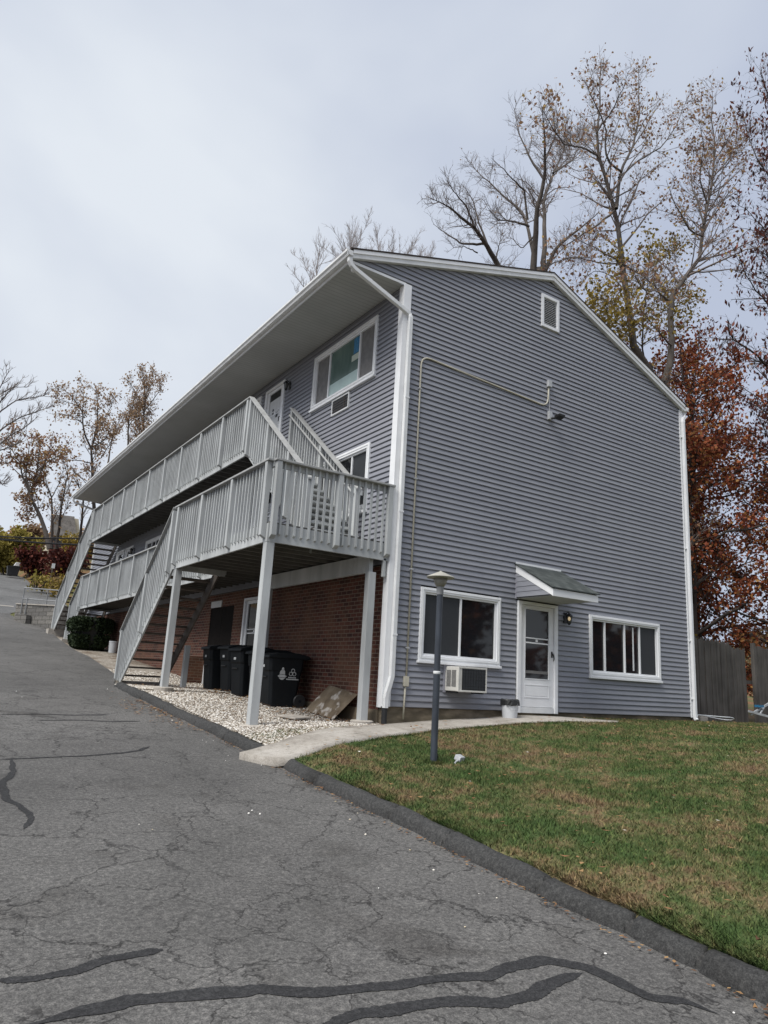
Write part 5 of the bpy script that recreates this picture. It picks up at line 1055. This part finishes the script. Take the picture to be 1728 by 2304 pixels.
def bushpx(name, u0, u1, v0, v1, y, mat, lab, cat, seed, dens=3.0, size=.16, up=.6, zb=None):
    a, b = at(u0, v1, y), at(u1, v1, y); top = at((u0+u1)/2, v0, y); x = (a[0]+b[0])/2; z0 = a[2] if zb is None else zb
    T = Tree(seed); tt = thing(name, (x, y, z0), lab, cat); w_ = abs(b[0]-a[0])/2; H = top[2]-z0; nl = 10
    for k in range(nl):
        ox = T.g.uniform(-.7, .7)*w_; P = []
        p = np.array([x+ox*.6, y+T.g.uniform(-.6, .6)*w_*.6, z0-.2]); d = unit(np.array([ox/w_*.6, T.g.normal(0, .3), 1.1]))
        for j in range(7): P.append(p.copy()); d = unit(d+T.g.normal(0, .12, 3)); p = p+d*H*T.g.uniform(.8, 1.0)/6
        T.limb(P, .05, .015)
    T.grow(0, 2.2, .5, .9, up*.2, .08, .18, 4, .008, w_*.9, .3); T.grow(1, 2.0, .55, .9, 0, .1, .2, 3, .006, 1.0, .25)
    T.wood([0], 'stems', 'bark_dark', tt, {0: 5}); T.wood([1, 2], 'branches', 'bark_dark', tt, {1: 3, 2: 3}); T.leaves(2, dens, size, mat, tt, 'foliage', .2, .22)
    return tt
w8 = lambda p: (p[0]*200/1475, 1160+p[1]*200/1475)
bushpx('hedge_tree', -30, 58, 1178, 1284, 66, 'leaf_gold', 'tall yellow green hedge at the top of the street, left edge', 'hedge', 131, 4.2, .26)
bushpx('shrub', 55, 92, 1225, 1292, 62, 'leaf_maroon', 'dark maroon shrub right of the yellow hedge', 'shrub', 132, 4.0, .2)
bushpx('shrub', 85, 172, 1225, 1300, 58, 'leaf_maroon', 'wide russet shrub behind the white road sign', 'shrub', 133, 3.6, .2)
bushpx('shrub', 62, 110, 1295, 1318, 48, 'leaf_gold', 'low golden shrub on the street bank', 'shrub', 134, 4.0, .14)
bushpx('shrub', 100, 170, 1296, 1336, 46, 'leaf_yellow', 'olive shrub on the bank below the white road sign', 'shrub', 135, 3.0, .14)
bushpx('shrub', 60, 100, 1180, 1235, 72, 'leaf_tan', 'pale tan shrub behind the maroon shrub', 'shrub', 136, 3.0, .24)
bushpx('shrub', 135, 180, 1196, 1250, 64, 'leaf_yellow', 'yellow brown shrub in front of the far house wall', 'shrub', 137, 3.0, .2)
for k in range(5):   # far wood line closing the horizon beyond the street
    bushpx('wood_edge_tree', -80+70*k, 20+70*k, 1190-12*(k % 2), 1290, 92+4*k, ('leaf_brown', 'leaf_tan', 'leaf_yellow', 'leaf_brown', 'leaf_red')[k], ('brown', 'tan', 'olive', 'umber', 'russet')[k]+' tree of the wood edge beyond the top of the street', 'tree', 140+k, 2.6, .34)
fh = thing('far_house', at(140, 1210, 78), 'small far house with a grey brown roof and cream gable behind the trees', 'house')
A, B_, Cc, Dd = at(116, 1160, 78), at(168, 1166, 78), at(172, 1205, 76), at(112, 1205, 76)
m = MB(); m.prism([A, B_, Cc, Dd], (0, .3, .25)); m.build('roof', 'fence', fh)
E1, E2 = at(112, 1206, 76.3), at(176, 1206, 76.3); m = MB(); m.box(E1[0], E2[0], 76.3, 84, E1[2]-4.5, E1[2]); m.build('wall', 'house_cream', fh)
m = MB(); q1, q2, q3 = at(167, 1166, 77.9), at(177, 1168, 77.9), at(180, 1206, 77.9); m.prism([q1, q2, q3, at(171, 1206, 77.9)], (0, 4, 0)); m.build('gable_trim', 'house_cream', fh)
for u in (128, 150): 
    c = at(u, 1218, 76.2); MB().box(c[0]-.5, c[0]+.5, 76.1, 76.3, c[2]-.6, c[2]+.5).build('window', 'glass', fh)
# retaining wall with pipe rail
rw = thing('retaining_wall', (-2, 30, 2), 'grey block retaining wall beyond the far stairs', 'wall')
m = MB(); m.hexa([(-2.28, 31.4, 1.9), (-.9, 27.7, 1.6), (-.6, 27.85, 1.6), (-2.0, 31.6, 1.9), (-2.28, 31.4, 3.22), (-.9, 27.7, 3.06), (-.6, 27.85, 3.06), (-2.0, 31.6, 3.22)]); m.box(-.75, 6, 27.75, 28.05, 1.5, 3.05); m.build('wall_face', 'block', rw)
m = MB(); m.hexa([(-2.32, 31.38, 3.222), (-.94, 27.66, 3.062), (-.58, 27.86, 3.062), (-1.97, 31.62, 3.222), (-2.32, 31.38, 3.28), (-.94, 27.66, 3.12), (-.58, 27.86, 3.12), (-1.97, 31.62, 3.28)]); m.build('cap_course', 'concrete', rw)
m = MB(); m.hexa([(-2.35, 30.6, 1.9), (-1.95, 29.6, 1.9), (-1.7, 29.7, 1.9), (-2.1, 30.7, 1.9), (-2.35, 30.6, 2.7), (-1.95, 29.6, 2.62), (-1.7, 29.7, 2.62), (-2.1, 30.7, 2.7)]); m.build('stepped_end', 'block', rw)
gr_ = thing('pipe_rail', (-2, 30, 3), 'grey pipe guard rail standing on the far retaining wall', 'guard rail')
ra, rb = Vector((-2.1, 30.7, 4.05)), Vector((-.6, 28.1, 3.88))
for dz in (0, -.55): MB().tube([ra+Vector((0, 0, dz)), rb+Vector((0, 0, dz))], .032, 8).build('rail', 'galv_rail', gr_)
for p_, zb in ((ra, 2.7), (ra+Vector((.16, -.4, 0)), 2.7), (ra.lerp(rb, .6), 3.1), (rb, 3.1)): MB().tube([(p_.x, p_.y, zb), (p_.x, p_.y, p_.z-(0 if zb > 3 or p_ == ra else .55))], .03, 8).build('post', 'galv_rail', gr_)
sg = thing('road_sign', at(113, 1304, 47), 'small white sign on a leaning wooden post by the street bank', 'sign')
pb, pt = at(113, 1304, 47), at(119, 1278, 47); m = MB(); m.tube([pb-np.array([0, 0, .3]), pt], .05, 8); m.build('post', 'bark', sg)
c = at(120, 1273, 46.9); m = MB(); m.box(c[0]-.11, c[0]+.11, 46.86, 46.9, c[2]-.19, c[2]+.17); m.build('panel', 'paper', sg)
for k, (u, lab) in enumerate(((21, 'dark bin standing at the top of the street, left one of the two'), (33, 'dark bin standing at the top of the street, right one of the two'))):
    o = thing('street_bin', at(u, 1295, 60), lab, 'bin'); c = at(u, 1295, 60); z0 = c[2]
    m = MB(); m.hexa([(c[0]-.2, 59.7, z0), (c[0]+.2, 59.7, z0), (c[0]+.2, 60.3, z0), (c[0]-.2, 60.3, z0), (c[0]-.28, 59.6, z0+.75), (c[0]+.28, 59.6, z0+.75), (c[0]+.28, 60.4, z0+.75), (c[0]-.28, 60.4, z0+.75)]); m.build('body', 'black_plastic', o)
    m = MB(); m.box(c[0]-.3, c[0]+.3, 59.55, 60.45, z0+.75, z0+.82); m.build('lid', 'black_plastic', o)
c = at(36, 1274, 62); m = MB(); m.hexa([(c[0]-.35, 61.8, c[2]-.3), (c[0]+.3, 61.8, c[2]-.3), (c[0]+.3, 62.4, c[2]-.3), (c[0]-.35, 62.4, c[2]-.3), (c[0]-.05, 61.9, c[2]+.35), (c[0]+.33, 61.9, c[2]+.35), (c[0]+.33, 62.3, c[2]+.35), (c[0]-.05, 62.3, c[2]+.35)])
tag(m.build('mail_box', 'paper', None, bevel=.04), 'white mail box behind the two bins at the top of the street', 'mail box')
for (u0, v0, u1, v1, r_, lab) in ((-20, 1206, 200, 1211, .045, 'upper black utility cable crossing the street'), (-20, 1212, 190, 1226, .06, 'thicker lower black utility cable crossing the street'), (-20, 1209, 60, 1213, .03, 'thin black utility cable sagging at the left edge')):
    P = [at(lerp(u0, u1, t), lerp(v0, v1, t)+2.0*math.sin(math.pi*t), 44) for t in np.linspace(0, 1, 14)]
    d = P[-1]-P[-2]; P.append(P[-1]+d*14)
    tag(MB().tube(P, r_, 6).build('utility_cable', 'wire', None), lab, 'cable')
# clipped yew by the far stairs
def shell(name, c, rx, ry, h, n, mat, lab, cat, seed):
    g = np.random.default_rng(seed); o = thing(name, c, lab, cat); d = g.normal(size=(n, 3)); d /= np.linalg.norm(d, axis=1)[:, None]; k = np.sign(d)*np.abs(d)**.42
    P = k*np.array([rx, ry, h/2])*(.82+.2*g.random((n, 1)))+np.array([0, 0, h/2]); taper = .72+.32*np.clip(P[:, 2:3]/h, 0, 1); P[:, :2] *= taper; P += np.array(c)
    a = g.normal(size=(n, 3)); a /= np.linalg.norm(a, axis=1)[:, None]; b = np.cross(a, g.normal(size=(n, 3))); b /= np.linalg.norm(b, axis=1)[:, None]; sz = (.035+.05*g.random((n, 1)))
    raw('foliage', np.stack([P-a*sz, P+b*sz*.5, P+a*sz, P-b*sz*.5], 1).reshape(-1, 3), np.arange(4*n).reshape(-1, 4), mat, o)
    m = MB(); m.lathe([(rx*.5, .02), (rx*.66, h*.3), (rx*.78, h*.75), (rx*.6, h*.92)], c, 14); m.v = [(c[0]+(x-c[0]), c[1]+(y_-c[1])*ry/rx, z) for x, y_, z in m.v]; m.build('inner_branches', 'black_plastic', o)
hc = at(199, 1440, 19.4); shell('clipped_yew', (hc[0], 19.4, road(19.4)-.1), .82, .8, 1.22, 24000, 'hedge', 'dark green clipped yew bush in front of the far stairs', 'bush', 5)

# ------------------------------------------------------------------ woods behind the viewer (the windows mirror them)
for k, (x, y) in enumerate(((4, -34), (11, -31), (18, -33), (25, -28), (31, -22), (14, -39), (22, -37), (-3, -38))):
    T = Tree(160+k); tt = thing('woodland_tree', (x, y, -2.5), 'russet woodland tree across the drive behind the viewer, mirrored in the windows', 'tree', 'woodland behind the viewer')
    auto(T, (x, y, -2.6), 9+T.g.random()*3, 4.6, 14, .2, .12, (0, 0), .4); T.grow(0, 2.0, .34, .8, .05, .15, .16, 4, .02, 2.4, .6)
    T.wood([0], 'trunk', 'bark_dark', tt, {0: 6}); T.wood([1], 'branches', 'bark_dark', tt, {1: 3}); T.leaves(1, 7, .42, 'leaf_red', tt, 'crown', .2, .4)

# ------------------------------------------------------------------ grass, gravel and litter
def lawn_v(X, Y): return np.array([lawn(a, b) for a, b in zip(X, Y)])
def inside_walk(X, Y):
    poly = np.r_[wa, wb[::-1]]; n = len(poly); ins = np.zeros(len(X), bool); j = n-1
    for i in range(n):
        xi, yi = poly[i]; xj, yj = poly[j]; c = ((yi > Y) != (yj > Y)) & (X < (xj-xi)*(Y-yi)/(yj-yi+1e-12)+xi); ins ^= c; j = i
    return ins
def sees(X, Y, Z, m=900):
    d = np.stack([X-CAMP[0], Y-CAMP[1], Z-CAMP[2]], 1); w = d@FW; u = 864+FPX*(d@RT)/w; v = 1152-FPX*(d@UP)/w
    return (w > .3) & (u > -m) & (u < 1728+m) & (v < 2304+m)
g = np.random.default_rng(3)
N = 900000; X = g.uniform(-2.76, 16, N); Y = g.uniform(-11.5, -.02, N)
dist = np.hypot(X-CAMP[0], Y-CAMP[1]); bare = np.sin(X*1.9+np.sin(Y*1.3)*2)+np.sin(Y*2.7+np.sin(X*1.1)*2.3)+.6*np.sin(X*5.3+Y*4.1); kp = (g.random(N) < np.clip(7.5/dist, 0, 1)**1.5) & (g.random(N) < np.clip(.95-.35*(bare-.9), .18, 1)); X, Y = X[kp], Y[kp]
kp = ~inside_walk(X, Y) & ~((X < 3.1) & (Y > -.6)); X, Y = X[kp], Y[kp]; Z = lawn_v(X, Y); kp = sees(X, Y, Z); X, Y, Z = X[kp], Y[kp], Z[kp]; n = len(X)
cl_ = .5+.5*np.sin(X*2.1+1.3*np.sin(Y*1.7))*np.sin(Y*2.6+X*.8); hgt = (.014+.022*g.random(n)+.022*cl_*g.random(n)**2+.03*(g.random(n) < .03)); a = g.uniform(0, 2*math.pi, n); lean = g.normal(0, .022, (n, 2)); wd = .0032+.002*g.random(n)+np.hypot(X-CAMP[0], Y-CAMP[1])*.00022
B0 = np.stack([X-np.cos(a)*wd, Y-np.sin(a)*wd, Z-.004], 1); B1 = np.stack([X+np.cos(a)*wd, Y+np.sin(a)*wd, Z-.004], 1); Tp = np.stack([X+lean[:, 0], Y+lean[:, 1], Z+hgt], 1)
raw('grass', np.stack([B0, B1, Tp], 1).reshape(-1, 3), np.arange(3*n).reshape(-1, 3), 'grass', None, False, kind='stuff')
# longer tufts along the kerb, round the lamp post and along the path
n = 16000; Y = g.uniform(-11, -2.35, n); X = -2.76+.16*g.random(n)**2; m2 = g.random(n) < .5+.5*np.sin(Y*3.1+np.sin(Y*1.3)*2); X, Y = X[m2], Y[m2]
aa = g.uniform(0, 6.28, 700); X = np.r_[X, L0[0]+np.cos(aa)*(.05+.06*g.random(700))]; Y = np.r_[Y, L0[1]+np.sin(aa)*(.05+.06*g.random(700))]
wp = wa[8:]; ii = g.integers(0, len(wp)-1, 5000); tt_ = g.random(5000)[:, None]; Q = wp[ii]*(1-tt_)+wp[ii+1]*tt_; X = np.r_[X, Q[:, 0]+g.normal(0, .02, 5000)]; Y = np.r_[Y, Q[:, 1]-.03+g.normal(0, .025, 5000)]
Z = lawn_v(X, Y); n = len(X); hgt = .018+.034*g.random(n)**1.5; a = g.uniform(0, 6.28, n); wd = .0035+.0015*g.random(n)+np.hypot(X-CAMP[0], Y-CAMP[1])*.0002; lean = g.normal(0, .03, (n, 2)); lean[:, 0] -= .02
B0 = np.stack([X-np.cos(a)*wd, Y-np.sin(a)*wd, Z-.006], 1); B1 = np.stack([X+np.cos(a)*wd, Y+np.sin(a)*wd, Z-.006], 1); Tp = np.stack([X+lean[:, 0], Y+lean[:, 1], Z+hgt], 1)
raw('grass_tufts', np.stack([B0, B1, Tp], 1).reshape(-1, 3), np.arange(3*n).reshape(-1, 3), 'grass', None, False, kind='stuff')
ICO = None
def ico():
    bm = bmesh.new(); bmesh.ops.create_icosphere(bm, subdivisions=1, radius=1); V = np.array([v.co for v in bm.verts]); F = np.array([[v.index for v in f.verts] for f in bm.faces]); bm.free(); return V, F
IV, IF = ico()
def pebbles(name, X, Y, Z, r, mat, flat=.6, seed=1, **pr):
    g = np.random.default_rng(seed); n = len(X); ax = g.uniform(.65, 1.25, (n, 1, 3)); ax[:, :, 2] *= flat; V = IV[None]*ax*r[:, None, None]*(1+g.normal(0, .12, (n, len(IV), 1)))
    th = g.uniform(0, 6.28, n); c, s_ = np.cos(th)[:, None], np.sin(th)[:, None]; vx = V[:, :, 0]*c-V[:, :, 1]*s_; vy = V[:, :, 0]*s_+V[:, :, 1]*c; V = np.stack([vx+X[:, None], vy+Y[:, None], V[:, :, 2]+Z[:, None]], 2)
    F = (IF[None]+(np.arange(n)*len(IV))[:, None, None]).reshape(-1, 3); return raw(name, V.reshape(-1, 3), F, mat, None, False, kind='stuff', **pr)
n = 38000; Y = -2.0+13.5*g.random(n)**1.5; X = -2.77+2.73*g.random(n)**1.15; kp = ~inside_walk(X, Y) & (Y > -1.5+(-2.7-X)*-.55*0 - .0) ; X, Y = X[kp], Y[kp]
kp = Y > wline(X)-.04; X, Y = X[kp], Y[kp]; kp = ~((Y < .0) & (X > -.1)); X, Y = X[kp], Y[kp]
kp = g.random(len(X)) < np.clip(1.25-.45*(X+2.7)/2.6*1.1, .25, 1); X, Y = X[kp], Y[kp]
Z = np.array([bedz(a, b) for a, b in zip(X, Y)])+.012; r = .006+.016*g.random(len(X))**1.5+.004*(Y > 3); pebbles('gravel', X, Y, Z, r, 'stone_white', .6, 4)
# pale chips and leaves on the drive, the kerb and the lawn
n = 55; X = -2.98-6.5*g.random(n)**1.6; Y = g.uniform(-9.2, 6, n); X = np.where(g.random(n) < .35, -3.05-.35*g.random(n), X); Z = np.array([road(b) for b in Y])+.004
pebbles('pale_chips', X, Y, Z, .006+.010*g.random(n)**2, 'fleck', .5, 6)
def litter(name, X, Y, Zf, size, mat, seed):
    g = np.random.default_rng(seed); n = len(X); th = g.uniform(0, 6.28, n); s_ = size*(.5+g.random(n)); t = g.normal(0, .25, (n, 2)); Z = np.array([Zf(a, b) for a, b in zip(X, Y)])+.012
    V = []
    for dx, dy in ((1.3, 0), (0, .6), (-1.3, 0), (0, -.6)):
        ox = (np.cos(th)*dx-np.sin(th)*dy)*s_; oy = (np.sin(th)*dx+np.cos(th)*dy)*s_; V.append(np.stack([X+ox, Y+oy, Z+.006+np.abs(ox*t[:, 0]+oy*t[:, 1])], 1))
    return raw(name, np.stack(V, 1).reshape(-1, 3), np.arange(4*n).reshape(-1, 4), mat, None, False, kind='stuff')
n = 1700; X = g.uniform(-2.7, 13, n); Y = g.uniform(-9.5, -.4, n); litter('fallen_leaves', X, Y, lambda a, b: lawn(a, b)+.03, .022, 'deadleaf', 7)
n = 60; X = g.uniform(-2.7, 12, n); Y = g.uniform(-9.5, -.6, n); litter('pale_leaf_flecks', X, Y, lambda a, b: lawn(a, b)+.035, .015, 'fleck', 8)
n = 520; Y = -.4+6*g.random(n); X = -.12-1.3*g.random(n)**1.5; litter('fallen_leaves', X, Y, lambda a, b: bed(a, b)+.02, .03, 'deadleaf', 9)
n = 900; Y = .2+8.5*g.random(n); X = -2.6+2.5*g.random(n)**.6; litter('fallen_leaves', X, Y, lambda a, b: bed(a, b)+.025, .02, 'deadleaf', 19)
n = 260; Y = 1.0+3.0*g.random(n)+g.normal(0, .5, n); X = -3.02-.55*g.random(n)**2; litter('fallen_leaves', X, Y, lambda a, b: road(b), .022, 'deadleaf', 10)
n = 420; Y = g.uniform(-9, 4, n); X = -2.97-.10*g.random(n)**2; litter('fallen_leaves', X, Y, lambda a, b: road(b), .014, 'deadleaf', 12)
